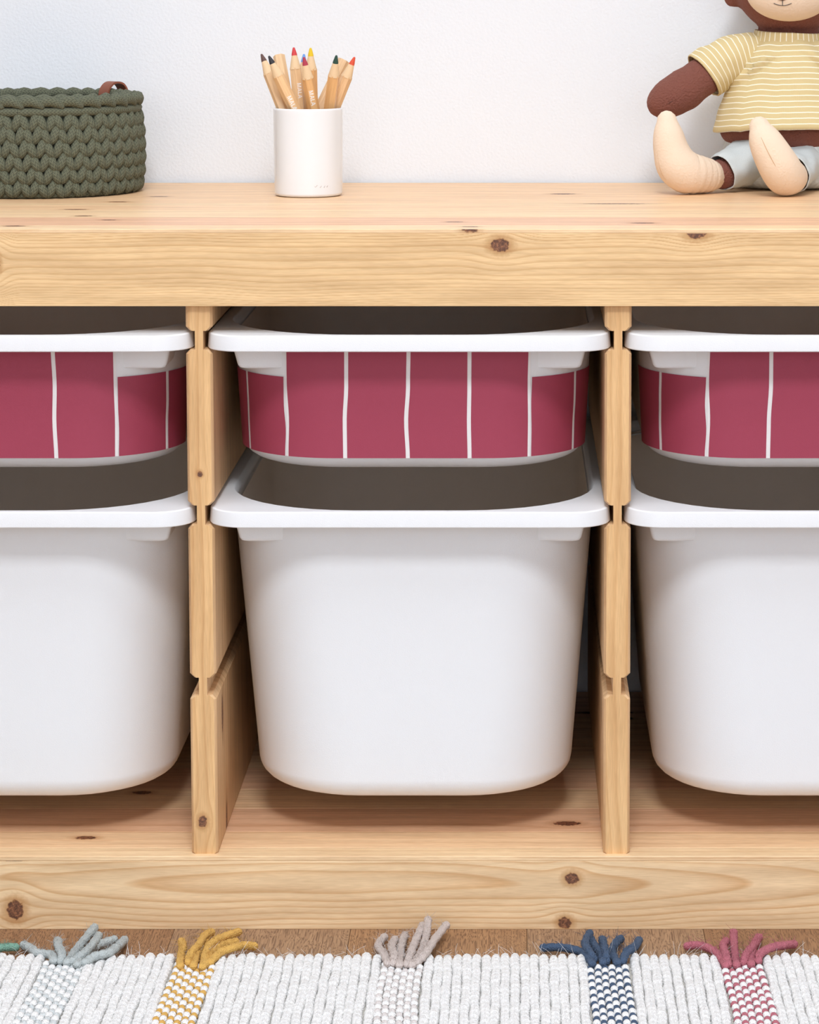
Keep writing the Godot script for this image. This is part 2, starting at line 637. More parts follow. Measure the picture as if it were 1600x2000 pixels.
func build_room() -> void:
	var wl := -2.3
	var wr := 2.3
	var zf := 3.7
	var top := 2.5
	slab("wall_back", V(wl - 0.12, -0.1, -0.565), V(wr + 0.12, top + 0.1, -0.445), M.wall)
	slab("wall_left", V(wl - 0.12, -0.1, -0.445), V(wl, top + 0.1, zf + 0.12), M.paint)
	slab("wall_right", V(wr, -0.1, -0.445), V(wr + 0.12, top + 0.1, zf + 0.12), M.paint)
	slab("ceiling", V(wl, top, -0.445), V(wr, top + 0.1, zf + 0.12), M.ceiling)
	# the wall behind the camera; its wide window is unseen, added for the fill
	var wb := MB.new()
	wb.rbox(V(0, 0.25, zf + 0.06), V(4.6, 0.7, 0.12), 0.002)
	wb.rbox(V(0, 2.35, zf + 0.06), V(4.6, 0.3, 0.12), 0.002)
	wb.rbox(V(-1.75, 1.4, zf + 0.06), V(1.1, 1.6, 0.12), 0.002)
	wb.rbox(V(2.05, 1.4, zf + 0.06), V(0.5, 1.6, 0.12), 0.002)
	struct("wall_front", wb, M.paint)
	var wf := MB.new()
	for x in [-1.18, 0.3, 1.78]:
		wf.rbox(V(x, 1.4, zf + 0.06), V(0.045, 1.6, 0.06), 0.004)
	for y in [0.622, 2.178]:
		wf.rbox(V(0.3, y, zf + 0.06), V(3.0, 0.045, 0.06), 0.004)
	var win := struct("added_window_1", wf, M.skirting)
	var pn := MB.new()
	pn.rbox(V(0.3, 1.4, zf + 0.06), V(2.96, 1.56, 0.006), 0.001)
	part("pane", pn, M.pane, win)
	var sk := MB.new()
	sk.rbox(V(-1.44, 0.04, -0.439), V(1.72, 0.08, 0.012), 0.003)
	sk.rbox(V(1.36, 0.04, -0.439), V(1.88, 0.08, 0.012), 0.003)
	struct("baseboard_back", sk, M.skirting)
	# floor: a base slab with separate boards on it
	var fb := MB.new()
	fb.rbox(V(0, -0.06, 1.6), V(4.6, 0.096, 4.2), 0.002)
	var fl := struct("floor", fb, M.dark_gap)
	var meshes := []
	for k in 3:
		var b := MB.new()
		b.rbox(V(0, -0.006, 0), V(0.1301, 0.012, 4.14), 0.0004, 2, 1.0 / 0.42, 1.0 / 0.1296, 0.0, 0.5, 1)
		for i in b.uv.size():
			var q := b.uv[i]
			b.uv[i] = Vector2(q.y, q.x + 0.37 * k)
		meshes.append(b.mesh([M.oak, M.oak_warm, M.oak_dark][k]))
	for i in 35:
		var o := piece("floorboard", meshes[[0, 2, 1, 2, 0, 1][i % 6]], fl)
		o.position = V(-0.19 + 0.1303 * (i - 16), 0, 1.62)
	# ceiling fittings: white boxes with a glowing face; the wide one is added fill
	for q in [["small square ceiling light nearer the window", V(0.0, 2.5, 1.9), Vector2(0.62, 0.62)], ["wide ceiling panel added for soft fill nearer the back wall", V(-0.1, 2.5, 0.8), Vector2(1.3, 0.9)]]:
		var cl := thing("ceiling_light", q[0], "lamp", q[1])
		var cb := MB.new()
		cb.rbox(V(0, -0.025, 0), V(q[2].x + 0.06, 0.05, q[2].y + 0.06), 0.01)
		part("housing", cb, M.skirting, cl)
		var cd := MB.new()
		cd.rbox(V(0, -0.055, 0), V(q[2].x, 0.012, q[2].y), 0.004)
		part("diffuser", cd, M.lamp, cl)

const CX := -0.0805
const PITCH := 0.3042

func build_unit() -> void:
	var u := thing("storage_unit", "low knotty pine storage unit with two grooved dividers along the white wall", "storage unit", V(CX, 0, 0))
	var left := -0.468
	var wide := 0.936
	# top: front rail and lengthwise staves
	var fr := MB.new()
	fr.rbox(V(0, 0.4903, -0.014), V(wide, 0.0530, 0.028), 0.0004, 0, 1.0 / wide, 1.0 / 0.0561, 0.5, 0.5205)
	part("top_rail", fr, M.top_rail, u)
	var st := Node3D.new()
	st.name = "top_panel"
	u.add_child(st)
	var cuts := [-0.0, -0.028, -0.092, -0.158, -0.20, -0.222, -0.285, -0.36, -0.44]
	for i in range(0, cuts.size() - 1):
		var a: float = cuts[i]
		var b: float = cuts[i + 1]
		var m := MB.new()
		var th := 0.0033 if i == 0 else 0.022
		m.rbox(V(0, 0.52 - th * 0.5, (a + b) * 0.5), V(wide, th, absf(a - b) - 0.0001), 0.0003 if i else 0.0007, 0, 1.0 / wide, 1.0 / 0.46, 0.5, -(a + b) * 0.5 / 0.46)
		part("stave", m, [M.stave_pale, M.stave_pink, M.stave_pale, M.stave, M.stave_pale, M.stave, M.stave, M.stave][i], st)
	# bottom: front rail and shelf staves
	var lr := MB.new()
	lr.rbox(V(0, 0.0259, -0.011), V(wide, 0.0518, 0.022), 0.0004, 0, 1.0 / wide, 1.0 / 0.0556, 0.5, 0.5288)
	part("bottom_rail", lr, M.low_rail, u)
	var sh := Node3D.new()
	sh.name = "bottom_shelf"
	u.add_child(sh)
	var cuts2 := [-0.0, -0.0185, -0.055, -0.1095, -0.158, -0.213, -0.29, -0.36, -0.44]
	for i in range(0, cuts2.size() - 1):
		var a: float = cuts2[i]
		var b: float = cuts2[i + 1]
		var m := MB.new()
		var th := 0.0038 if i == 0 else 0.018
		m.rbox(V(0, 0.0556 - th * 0.5, (a + b) * 0.5), V(wide, th, absf(a - b) - 0.0001), 0.0003 if i else 0.0007, 0, 1.0 / wide, 1.0 / 0.46, 0.5, 0.52 - (a + b) * 0.5 / 0.46)
		part("stave", m, [M.stave_pale, M.stave, M.stave_pink, M.stave, M.stave_pink, M.stave, M.stave, M.stave_pink][i], sh)
	# back rails that tie the sides together
	for y in [0.484, 0.0265]:
		var br := MB.new()
		br.rbox(V(0, y, -0.429), V(wide - 0.04, 0.05, 0.02), 0.002, 0, 1.0 / wide, 1.0 / 0.46, 0.5, 0.8)
		part("back_rail", br, M.stave, u)
	# dividers and sides
	for k in 4:
		var x := -1.5 * PITCH + PITCH * k
		var d := divider(k == 0, k == 3, k != 1)
		d.name = "divider" if k == 1 or k == 2 else "side_panel"
		u.add_child(d, true)
		d.position = V(x, 0, 0)

# a grooved upright: profile across x and y, drawn along z. Outer uprights are grooved on the inside only.
func divider(no_left: bool, no_right: bool, plain: bool) -> MeshInstance3D:
	var t := 0.0097
	var wb := 0.003
	var c := 0.0030
	var edge := []
	edge.append([t - 0.001, 0.0556])
	edge.append([t, 0.0566])
	for g in [[0.1752, 0.1885], [0.3024, 0.3168], [0.4314, 0.4452]]:
		edge.append([t, g[0] - c])
		edge.append([t - c, g[0]])
		edge.append([wb, g[0]])
		edge.append([wb, g[1]])
		edge.append([t - c, g[1]])
		edge.append([t, g[1] + c])
	edge.append([t, 0.4638])
	var pts := []
	for e in edge:
		pts.append(Vector2(t if no_right else e[0], e[1]))
	for i in range(edge.size() - 1, -1, -1):
		pts.append(Vector2(-(t if no_left else edge[i][0]), edge[i][1]))
	var poly := PackedVector2Array(pts)
	var o := MeshInstance3D.new()
	var b := MB.new()
	var bev := 0.0017
	var inset := func(p: Vector2) -> Vector2:
		return Vector2(signf(p.x) * (p.x * signf(p.x) - (bev if absf(p.x) > t - c - 0.0001 else 0.0)), p.y)
	var n := pts.size()
	# walls, one flat strip per edge of the profile
	for i in n:
		var p: Vector2 = pts[i]
		var q: Vector2 = pts[(i + 1) % n]
		if p.distance_to(q) < 1e-6:
			continue
		var ip: Vector2 = inset.call(p)
		var iq: Vector2 = inset.call(q)
		var out := Vector3(q.y - p.y, p.x - q.x, 0).normalized()
		var a := b.v.size()
		b.grid([PackedVector3Array([V(p.x, p.y, -0.0072), V(q.x, q.y, -0.0072)]), PackedVector3Array([V(p.x, p.y, -0.438), V(q.x, q.y, -0.438)])], false, false, [], [], out)
		b.grid([PackedVector3Array([V(ip.x, ip.y, -0.005), V(iq.x, iq.y, -0.005)]), PackedVector3Array([V(p.x, p.y, -0.0072), V(q.x, q.y, -0.0072)])], false, false, [], [], (out + Vector3(0, 0, 0.7)).normalized())
		for k in range(a, b.v.size()):
			var w := b.v[k]
			b.uv[k] = Vector2(w.y / 0.44 + 0.02, -w.z / 0.44 + w.x * 2.0)
	o.mesh = b.mesh(M.side)
	# front face
	var f := MB.new()
	var fp := PackedVector2Array()
	for p in pts:
		fp.append(inset.call(p))
	var big := PackedVector2Array()
	for p in fp:
		big.append(p * 1000.0)
	var tri := Geometry2D.triangulate_polygon(big)
	for p in fp:
		f.v.append(V(p.x, p.y, -0.005))
		f.n.append(Vector3(0, 0, 1))
		f.uv.append(Vector2((p.y - 0.05) / 0.42, p.x / 0.04 + (0.46 if not no_left else 0.8)))
	for i in range(0, tri.size(), 3):
		var a := fp[tri[i]]
		var b2 := fp[tri[i + 1]]
		var c2 := fp[tri[i + 2]]
		if (b2 - a).cross(c2 - a) > 0.0:
			f.ix.append_array(PackedInt32Array([tri[i], tri[i + 2], tri[i + 1]]))
		else:
			f.ix.append_array(PackedInt32Array([tri[i], tri[i + 1], tri[i + 2]]))
	var face := MeshInstance3D.new()
	face.name = "front_edge"
	face.mesh = f.mesh(M.front_plain if plain else M.front)
	o.add_child(face)
	return o

# ---------------------------------------------------------------- bins
# closed plan curve: rounded rectangle, half width hw, front at z = zf, back at z = zb, corner radii rf and rb
func plan(y: float, hw: float, zf: float, zb: float, rf: float, rb: float, bow := 0.0, cs := 10, fs := 8) -> PackedVector3Array:
	var p := PackedVector3Array()
	# front edge from left to right
	var l := hw - rf
	for i in fs + 1:
		var t := float(i) / fs * 2.0 - 1.0
		p.append(V(l * t, y, zf + bow * (1.0 - t * t)))
	for i in range(1, cs + 1):
		var a := PI / 2 * i / cs
		p.append(V(l + rf * sin(a), y, zf - rf * (1.0 - cos(a))))
	for i in range(1, 6):
		p.append(V(hw, y, lerpf(zf - rf, zb + rb, i / 5.0)))
	for i in range(1, cs + 1):
		var a := PI / 2 * i / cs
		p.append(V(hw - rb * (1.0 - cos(a)), y, zb + rb - rb * sin(a)))
	for i in range(1, fs + 1):
		var t := 1.0 - float(i) / fs * 2.0
		p.append(V((hw - rb) * t, y, zb))
	for i in range(1, cs + 1):
		var a := PI / 2 * (1.0 - float(i) / cs)
		p.append(V(-hw + rb * (1.0 - cos(a)), y, zb + rb - rb * sin(a)))
	for i in range(1, 6):
		p.append(V(-hw, y, lerpf(zb + rb, zf - rf, i / 5.0)))
	for i in range(1, cs):
		var a := PI / 2 * (1.0 - float(i) / cs)
		p.append(V(-l - rf * sin(a), y, zf - rf * (1.0 - cos(a))))
	return p

# top: height of the rim's top face; tall: whole height; slope: how much the walls draw in per metre
func bin_shape(o: Node3D, tall: float, slope: float, hw0: float) -> void:
	var rt := 0.0118
	var hr := 0.1472
	# rim: flange with rounded edges, then the opening's edge
	var rim := MB.new()
	var ro := []
	ro.append(plan(-rt, hr - 0.0025, 0.010 - 0.0025, -0.4075, 0.026, 0.02))
	ro.append(plan(-rt, hr - 0.0008, 0.010 - 0.0008, -0.4092, 0.028, 0.02))
	ro.append(plan(-rt + 0.0008, hr, 0.010, -0.41, 0.029, 0.02))
	ro.append(plan(-0.0012, hr - 0.0006, 0.0094, -0.4094, 0.029, 0.02))
	ro.append(plan(-0.0004, hr - 0.001, 0.0090, -0.409, 0.028, 0.02))
	ro.append(plan(0.0, hr - 0.0018, 0.0082, -0.4082, 0.028, 0.02))
	ro.append(plan(0.0, hr - 0.0095, 0.0035, -0.400, 0.098, 0.05))
	ro.append(plan(-0.0006, hr - 0.0108, 0.0022, -0.3985, 0.097, 0.05))
	ro.append(plan(-0.0040, hr - 0.0125, 0.0002, -0.397, 0.095, 0.05))
	ro.append(plan(-rt + 0.001, hr - 0.0140, -0.004, -0.395, 0.09, 0.05))
	rim.grid(ro, true, true)
	part("rim", rim, M.plastic, o)
	# body: outer wall, bottom, inner wall
	var body := MB.new()
	var out := []
	var bot := -tall
	var zf := func(y: float) -> float: return -0.0145 - slope * (-0.0118 - y)
	var hw := func(y: float) -> float: return hw0 - slope * (-0.0118 - y)
	var ys := [-0.009, -0.013]
	var steps := 5
	for i in range(1, steps + 1):
		ys.append(lerpf(-0.013, bot + 0.016, float(i) / steps))
	for y in ys:
		out.append(plan(y, hw.call(y), zf.call(y), -0.39 + slope * (-0.0118 - y), 0.075, 0.06))
	for i in range(1, 7):
		var a := PI / 2 * i / 6
		var y := bot + 0.016 - 0.016 * sin(a)
		var dr := 0.016 * (1.0 - cos(a))
		out.append(plan(y, hw.call(y) - dr, zf.call(y) - dr, -0.39 + slope * (-0.0118 - y) + dr, 0.075 - dr * 0.6, 0.06 - dr * 0.6))
	body.grid(out, true, false, [], [], Vector3.ZERO, false, true)
	part("body", body, M.plastic, o)
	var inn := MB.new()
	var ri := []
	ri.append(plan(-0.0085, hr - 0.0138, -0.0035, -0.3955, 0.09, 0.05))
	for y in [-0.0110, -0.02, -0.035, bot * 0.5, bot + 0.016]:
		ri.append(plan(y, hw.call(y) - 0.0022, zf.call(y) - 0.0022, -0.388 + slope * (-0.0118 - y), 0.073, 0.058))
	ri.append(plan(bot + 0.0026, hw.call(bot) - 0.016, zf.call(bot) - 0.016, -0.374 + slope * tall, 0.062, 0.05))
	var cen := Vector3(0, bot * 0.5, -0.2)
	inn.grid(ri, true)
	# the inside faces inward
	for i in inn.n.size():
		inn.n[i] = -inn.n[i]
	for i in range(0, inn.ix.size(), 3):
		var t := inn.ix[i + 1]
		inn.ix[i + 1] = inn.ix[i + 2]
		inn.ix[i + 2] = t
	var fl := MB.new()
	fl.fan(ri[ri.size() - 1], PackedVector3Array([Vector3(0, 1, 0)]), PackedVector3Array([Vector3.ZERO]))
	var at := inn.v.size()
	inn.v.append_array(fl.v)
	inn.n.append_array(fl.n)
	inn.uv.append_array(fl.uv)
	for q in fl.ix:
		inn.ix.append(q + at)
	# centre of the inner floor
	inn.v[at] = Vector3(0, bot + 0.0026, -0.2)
	part("lining", inn, M.plastic_inside_warm_lit, o)
	# supports under the front corners of the rim
	for s in [-1.0, 1.0]:
		var tb := MB.new()
		var rows := []
		for q in [[-0.0105, 0.0], [-0.018, 0.0], [-0.0255, 0.0], [-0.0276, 0.0010], [-0.0284, 0.0036]]:
			var k: float = (-0.0105 - q[0]) / 0.0179
			var x0: float = 0.1300 - 0.0045 * k - q[1]
			var x1 := 0.088
			var zfr: float = -0.0185 - 0.002 * k - q[1] * 0.7
			var rd := 0.003
			# the block ends just inside the curved wall that it grows from
			var wall := func(x: float) -> float:
				var h: float = hw.call(q[0]) - 0.0008
				var e := clampf((x - h + 0.075) / 0.075, 0.0, 1.0)
				return zf.call(q[0]) - 0.0008 - 0.075 + 0.075 * sqrt(1.0 - e * e)
			rows.append(PackedVector3Array([V(s * x1, q[0], wall.call(x1)), V(s * (x1 + 0.005), q[0], maxf(zfr - 0.007, wall.call(x1 + 0.005) + 0.0003)), V(s * (x1 + 0.012), q[0], zfr - 0.002), V(s * (x1 + 0.020), q[0], zfr), V(s * (x0 - rd), q[0], zfr), V(s * (x0 - rd * 0.3), q[0], zfr - rd * 0.3), V(s * x0, q[0], zfr - rd), V(s * x0, q[0], wall.call(x0)), V(s * (x0 - 0.006), q[0], wall.call(x0 - 0.006)), V(s * (x0 - 0.014), q[0], wall.call(x0 - 0.014)), V(s * (x0 - 0.025), q[0], wall.call(x0 - 0.025))]))
		tb.grid(rows, true, false, [], [], Vector3.ZERO, true, true)
		part("support_tab", tb, M.plastic, o)

func on_body(s: float, y: float, slope: float, hw0: float, lift: float) -> Vector3:
	var h := hw0 - slope * (-0.0118 - y)
	var zf := -0.0145 - slope * (-0.0118 - y)
	var r := 0.075
	var l := h - r
	var a := absf(s)
	if a <= l:
		return V(s, y, zf + lift)
	var t := (a - l) / r
	if t < PI / 2:
		return V(signf(s) * (l + (r + lift) * sin(t)), y, zf - r + (r + lift) * cos(t))
	return V(signf(s) * (h + lift), y, zf - r - (a - l - r * PI / 2))

# one sheet of the wall decal between two wavy edges; notch: its top is cut away under the support tab
func decal(xl: Array, xr: Array, top: Callable, bottom: float, slope: float, hw0: float, lift: float) -> MB:
	var b := MB.new()
	var rows := []
	var nr := 14
	var nc := 12
	for j in nr + 1:
		var t := float(j) / nr
		var row := PackedVector3Array()
		for i in nc + 1:
			var k := float(i) / nc
			var f := t * (xl.size() - 1)
			var q := mini(int(f), xl.size() - 2)
			var ff := smoothstep(0.0, 1.0, f - q)
			var a := lerpf(xl[q], xl[q + 1], ff)
			var c := lerpf(xr[q], xr[q + 1], ff)
			var s := lerpf(a, c, k)
			var tp: float = top.call(s)
			row.append(on_body(s, lerpf(tp, bottom, t), slope, hw0, lift))
		rows.append(row)
	b.grid(rows, false, false, [], [], Vector3(0, 0, 1))
	return b

func build_bins() -> void:
	var small_label := ["shallow white bin with red panel decal, in the left bay above the tall bin", "shallow white bin with red panel decal, in the middle bay between both dividers", "shallow white bin with red panel decal, in the right bay below the soft toy"]
	var tall_label := ["tall plain white bin in the left bay below the basket", "tall plain white bin in the middle bay between both dividers", "tall plain white bin in the right bay below the soft toy"]
	var deep: Node3D = null
	for k in 3:
		var x := CX + (k - 1) * PITCH
		# tall bin, hanging in the middle groove
		var o: Node3D
		if deep == null:
			o = thing("tall_bin", tall_label[k], "bin", V(x, 0.3149, 0), "tall bins in the lower row")
			bin_shape(o, 0.228, 0.078, 0.1365)
			deep = o
		else:
			o = deep.duplicate()
			o.name = "tall_bin"
			add_child(o, true)
			o.position = V(x, 0.3149, 0)
			tag(o, tall_label[k], "bin", "tall bins in the lower row")
		# shallow bin with its decal, in the top groove
		var p := thing("shallow_bin", small_label[k], "bin", V(x, 0.4436, 0), "shallow bins in the upper row")
		bin_shape(p, 0.1040, 0.055, 0.1345)
		put_decal(p, k)

func put_decal(p: Node3D, k: int) -> void:
	var sl := 0.055
	var h0 := 0.1345
	var bottom := -0.0944
	# the white lines between the panels: middle of each line, from top to bottom
	var lines := [[-0.1350, -0.1350, -0.1355, -0.1355], [-0.0925, -0.0927, -0.0914, -0.0925], [-0.0460, -0.0462, -0.0476, -0.0475], [-0.0005, -0.0010, -0.0026, -0.0015], [0.0440, 0.0438, 0.0434, 0.0438], [0.0890, 0.0884, 0.0888, 0.0886], [0.1336, 0.1340, 0.1332, 0.1334]]
	var r := RandomNumberGenerator.new()
	r.seed = 400 + k
	if k != 1:
		var sh := 0.0006 if k == 0 else 0.0060
		for l in lines:
			for i in 4:
				l[i] += r.randf_range(-0.0005, 0.0005) + sh
	var nl: float = lines[1].max() - 0.001
	var nr: float = lines[5].min() + 0.001
	var top := func(s: float) -> float:
		return -0.0348 if s < nl or s > nr else -0.0120
	var back := decal([-0.172, -0.172, -0.172, -0.172], fill(4, nl - 0.0001), top, bottom, sl, h0, 0.0002)
	for q in [[nl + 0.0001, nr - 0.0001], [nr + 0.0001, 0.169]]:
		var bb := decal([q[0], q[0], q[0], q[0]], [q[1], q[1], q[1], q[1]], top, bottom, sl, h0, 0.0002)
		var at := back.v.size()
		back.v.append_array(bb.v)
		back.n.append_array(bb.n)
		back.uv.append_array(bb.uv)
		for i in bb.ix:
			back.ix.append(i + at)
	part("decal_backing", back, M.sticker_white, p)
	var e := 0.0015
	for i in 8:
		var a: Array = [-0.172, -0.172, -0.172, -0.172]
		var c: Array = [0.169, 0.169, 0.169, 0.169]
		if i > 0:
			a = lines[i - 1].map(func(q): return q + e)
		if i < 7:
			c = lines[i].map(func(q): return q - e)
		part("decal_panel", decal(a, c, top, bottom, sl, h0, 0.0005), M.sticker, p)

# ---------------------------------------------------------------- rug
func build_rug() -> void:
	var z0 := 0.069
	var z1 := 0.52
	var rug := thing("woven_rug", "off-white hand-woven wool rug with coloured checker bands and tasselled edge", "rug", V(0, 0, 0))
	var bk := MB.new()
	bk.rbox(V(-0.08, 0.0017, (z0 + z1) * 0.5 + 0.003), V(1.0, 0.0034, z1 - z0 - 0.004), 0.0012)
	part("backing", bk, wool(Color("d9d4c9")), rug)
	# rib variants
	var ribs := []
	var nz := noise(1.0, 3, 2)
	for k in 6:
		var path := []
		var rad := []
		var z := 0.0
		var i := 0
		while z < z1 - z0:
			var tw := 0.5 + 0.5 * sin(z / 0.0066 * TAU + 0.8 * sin(z * 190.0 + k) + k)
			var g := nz.get_noise_2d(z * 30.0, k * 9.0)
			path.append(V(0.0007 * nz.get_noise_2d(z * 22.0, 50.0 + k * 7.0), 0.0040 + 0.0003 * g, z))
			rad.append(0.00340 + 0.00050 * tw + 0.00045 * g)
			z += 0.0012 if z < 0.16 else 0.006
			i += 1
		var b := MB.new()
		b.tube(path, rad, 9, true, 1.0, 0.03, rng, 1.18)
		ribs.append(b.mesh(M.wool))
	# bands: name, centre x, colour of the yarn
	var bands := [["green", -0.4015, Color("7fa893")], ["grey", -0.3225, Color("bcc2bf")], ["yellow", -0.2300, Color("e2b15c")], ["cream", -0.0830, Color("d3c4bb")], ["blue", 0.0630, Color("475a73")], ["pink", 0.1575, Color("bd6c77")]]
	var i := 0
	var edges := [-0.56]
	for b in bands:
		edges.append(b[1] - 0.0152)
		edges.append(b[1] + 0.0152)
	edges.append(0.41)
	for g in range(0, edges.size(), 2):
		var n := int(round((edges[g + 1] - edges[g]) / 0.0068))
		for k in n:
			var o := piece("rib", ribs[i * 5 % 6], rug)
			o.position = V(edges[g] + (k + 0.5) * (edges[g + 1] - edges[g]) / n + rng.randf_range(-0.0003, 0.0003), 0, z0 + rng.randf_range(-0.0022, 0.0022))
			i += 1
	var tassels := {
	"green": [
		[V(-0.3885, 0.0085, 0.0837), V(-0.3836, 0.0072, 0.0690), V(-0.3738, 0.0062, 0.0530), V(-0.3628, 0.0055, 0.0495)],
		[V(-0.3935, 0.0085, 0.0830), V(-0.3900, 0.0105, 0.0637), V(-0.3857, 0.0065, 0.0308)],
		[V(-0.4045, 0.0085, 0.0830), V(-0.4050, 0.0105, 0.0637), V(-0.4057, 0.0065, 0.0308)],
		[V(-0.4115, 0.0085, 0.0830), V(-0.4150, 0.0105, 0.0637), V(-0.4237, 0.0065, 0.0398)],
	],
	"grey": [
		[V(-0.3289, 0.0085, 0.0838), V(-0.3335, 0.0075, 0.0695), V(-0.3442, 0.0065, 0.0635), V(-0.3524, 0.0055, 0.0507), V(-0.3581, 0.0045, 0.0430)],
		[V(-0.3239, 0.0085, 0.0838), V(-0.3246, 0.0106, 0.0758), V(-0.3306, 0.0093, 0.0571), V(-0.3350, 0.0045, 0.0352)],
		[V(-0.3189, 0.0085, 0.0871), V(-0.3179, 0.0072, 0.0636), V(-0.3150, 0.0068, 0.0395), V(-0.3116, 0.0075, 0.0171)],
		[V(-0.3160, 0.0085, 0.0854), V(-0.3087, 0.0106, 0.0725), V(-0.3057, 0.0093, 0.0485), V(-0.3071, 0.0045, 0.0247)],
		[V(-0.3113, 0.0085, 0.0904), V(-0.3096, 0.0072, 0.0636), V(-0.3025, 0.0058, 0.0447), V(-0.2948, 0.0045, 0.0326)],
		[V(-0.3062, 0.0085, 0.0871), V(-0.3011, 0.0103, 0.0801), V(-0.2916, 0.0105, 0.0721), V(-0.2876, 0.0083, 0.0529), V(-0.2868, 0.0045, 0.0334)],
	],
	"yellow": [
		[V(-0.2384, 0.0085, 0.0937), V(-0.2409, 0.0072, 0.0703), V(-0.2421, 0.0058, 0.0516), V(-0.2449, 0.0045, 0.0361)],
		[V(-0.2336, 0.0085, 0.0871), V(-0.2333, 0.0103, 0.0751), V(-0.2296, 0.0105, 0.0585), V(-0.2286, 0.0083, 0.0356), V(-0.2252, 0.0060, 0.0215)],
		[V(-0.2290, 0.0085, 0.0937), V(-0.2297, 0.0072, 0.0686), V(-0.2282, 0.0058, 0.0499), V(-0.2280, 0.0045, 0.0308)],
		[V(-0.2225, 0.0085, 0.0953), V(-0.2226, 0.0103, 0.0683), V(-0.2195, 0.0105, 0.0517), V(-0.2130, 0.0083, 0.0356), V(-0.2055, 0.0060, 0.0215)],
		[V(-0.2212, 0.0085, 0.0904), V(-0.2194, 0.0072, 0.0636), V(-0.2138, 0.0058, 0.0464), V(-0.2058, 0.0045, 0.0369)],
		[V(-0.2185, 0.0085, 0.0871), V(-0.2127, 0.0103, 0.0717), V(-0.2047, 0.0105, 0.0637), V(-0.1981, 0.0083, 0.0538), V(-0.1913, 0.0045, 0.0456)],
	],
	"cream": [
		[V(-0.0927, 0.0085, 0.0887), V(-0.0963, 0.0072, 0.0686), V(-0.1019, 0.0058, 0.0482), V(-0.0985, 0.0045, 0.0273)],
		[V(-0.0889, 0.0085, 0.0887), V(-0.0889, 0.0106, 0.0775), V(-0.0918, 0.0093, 0.0571), V(-0.0904, 0.0045, 0.0326)],
		[V(-0.0844, 0.0085, 0.0920), V(-0.0851, 0.0072, 0.0636), V(-0.0848, 0.0058, 0.0413), V(-0.0837, 0.0045, 0.0238)],
		[V(-0.0794, 0.0085, 0.0904), V(-0.0770, 0.0106, 0.0725), V(-0.0744, 0.0093, 0.0433), V(-0.0710, 0.0085, 0.0145)],
		[V(-0.0756, 0.0085, 0.0920), V(-0.0702, 0.0082, 0.0669), V(-0.0676, 0.0088, 0.0353), V(-0.0673, 0.0115, 0.0120)],
		[V(-0.0726, 0.0085, 0.0871), V(-0.0662, 0.0106, 0.0725), V(-0.0608, 0.0093, 0.0433), V(-0.0539, 0.0085, 0.0145)],
	],
	"blue": [
		[V(0.0513, 0.0085, 0.0887), V(0.0474, 0.0075, 0.0695), V(0.0412, 0.0065, 0.0584), V(0.0285, 0.0055, 0.0499), V(0.0170, 0.0045, 0.0482)],
		[V(0.0528, 0.0085, 0.0804), V(0.0498, 0.0106, 0.0725), V(0.0472, 0.0093, 0.0520), V(0.0513, 0.0045, 0.0202)],
		[V(0.0589, 0.0085, 0.0871), V(0.0577, 0.0072, 0.0669), V(0.0544, 0.0058, 0.0482), V(0.0516, 0.0045, 0.0308)],
		[V(0.0615, 0.0085, 0.0838), V(0.0612, 0.0106, 0.0758), V(0.0605, 0.0093, 0.0571), V(0.0601, 0.0045, 0.0317)],
		[V(0.0690, 0.0085, 0.0871), V(0.0661, 0.0072, 0.0636), V(0.0694, 0.0058, 0.0430), V(0.0735, 0.0045, 0.0308)],
		[V(0.0729, 0.0085, 0.0838), V(0.0759, 0.0106, 0.0725), V(0.0823, 0.0093, 0.0588), V(0.0867, 0.0045, 0.0334)],
	],
	"pink": [
		[V(0.1450, 0.0085, 0.0920), V(0.1417, 0.0075, 0.0695), V(0.1353, 0.0065, 0.0533), V(0.1281, 0.0055, 0.0456), V(0.1211, 0.0045, 0.0447)],
		[V(0.1470, 0.0085, 0.0904), V(0.1462, 0.0106, 0.0775), V(0.1459, 0.0093, 0.0571), V(0.1496, 0.0045, 0.0361)],
		[V(0.1526, 0.0085, 0.0920), V(0.1533, 0.0072, 0.0686), V(0.1548, 0.0058, 0.0430), V(0.1562, 0.0060, 0.0224)],
		[V(0.1580, 0.0085, 0.0871), V(0.1600, 0.0106, 0.0792), V(0.1653, 0.0093, 0.0623), V(0.1713, 0.0045, 0.0395)],
		[V(0.1628, 0.0085, 0.0904), V(0.1659, 0.0072, 0.0636), V(0.1705, 0.0058, 0.0413), V(0.1743, 0.0045, 0.0282)],
		[V(0.1685, 0.0085, 0.0838), V(0.1705, 0.0103, 0.0751), V(0.1793, 0.0105, 0.0637), V(0.1893, 0.0083, 0.0538), V(0.1984, 0.0045, 0.0413)],
	],
	}
	for b in bands:
		var yarn := wool(b[2])
		var ww := MB.new()
		var cw := MB.new()
		var nr := 34
		for col in 6:
			var cx: float = b[1] - 0.0122 + 0.0049 * col
			for row in nr:
				var z := z0 + 0.0135 + 0.0128 * row + (0.0064 if col % 2 else 0.0) + rng.randf_range(-0.0005, 0.0005)
				var xx := cx + rng.randf_range(-0.0003, 0.0003) + (0.0009 * sin(z * 40.0 + b[1] * 9.0))
				ww.ellipsoid(V(xx, 0.0052, z), V(0.0030, 0.0030, 0.0041), 8, 6)
				cw.ellipsoid(V(xx, 0.0049, z + 0.0064), V(0.0028, 0.0028, 0.0036), 8, 5)
		var band := Node3D.new()
		band.name = "woven_band"
		rug.add_child(band, true)
		part("white_yarn", ww, M.wool, band).set_meta("kind", "stuff")
		part("coloured_yarn", cw, wool(b[2].lerp(Color.WHITE, 0.4)) if b[0] == "grey" or b[0] == "cream" else yarn, band).set_meta("kind", "stuff")
		if not tassels.has(b[0]):
			continue
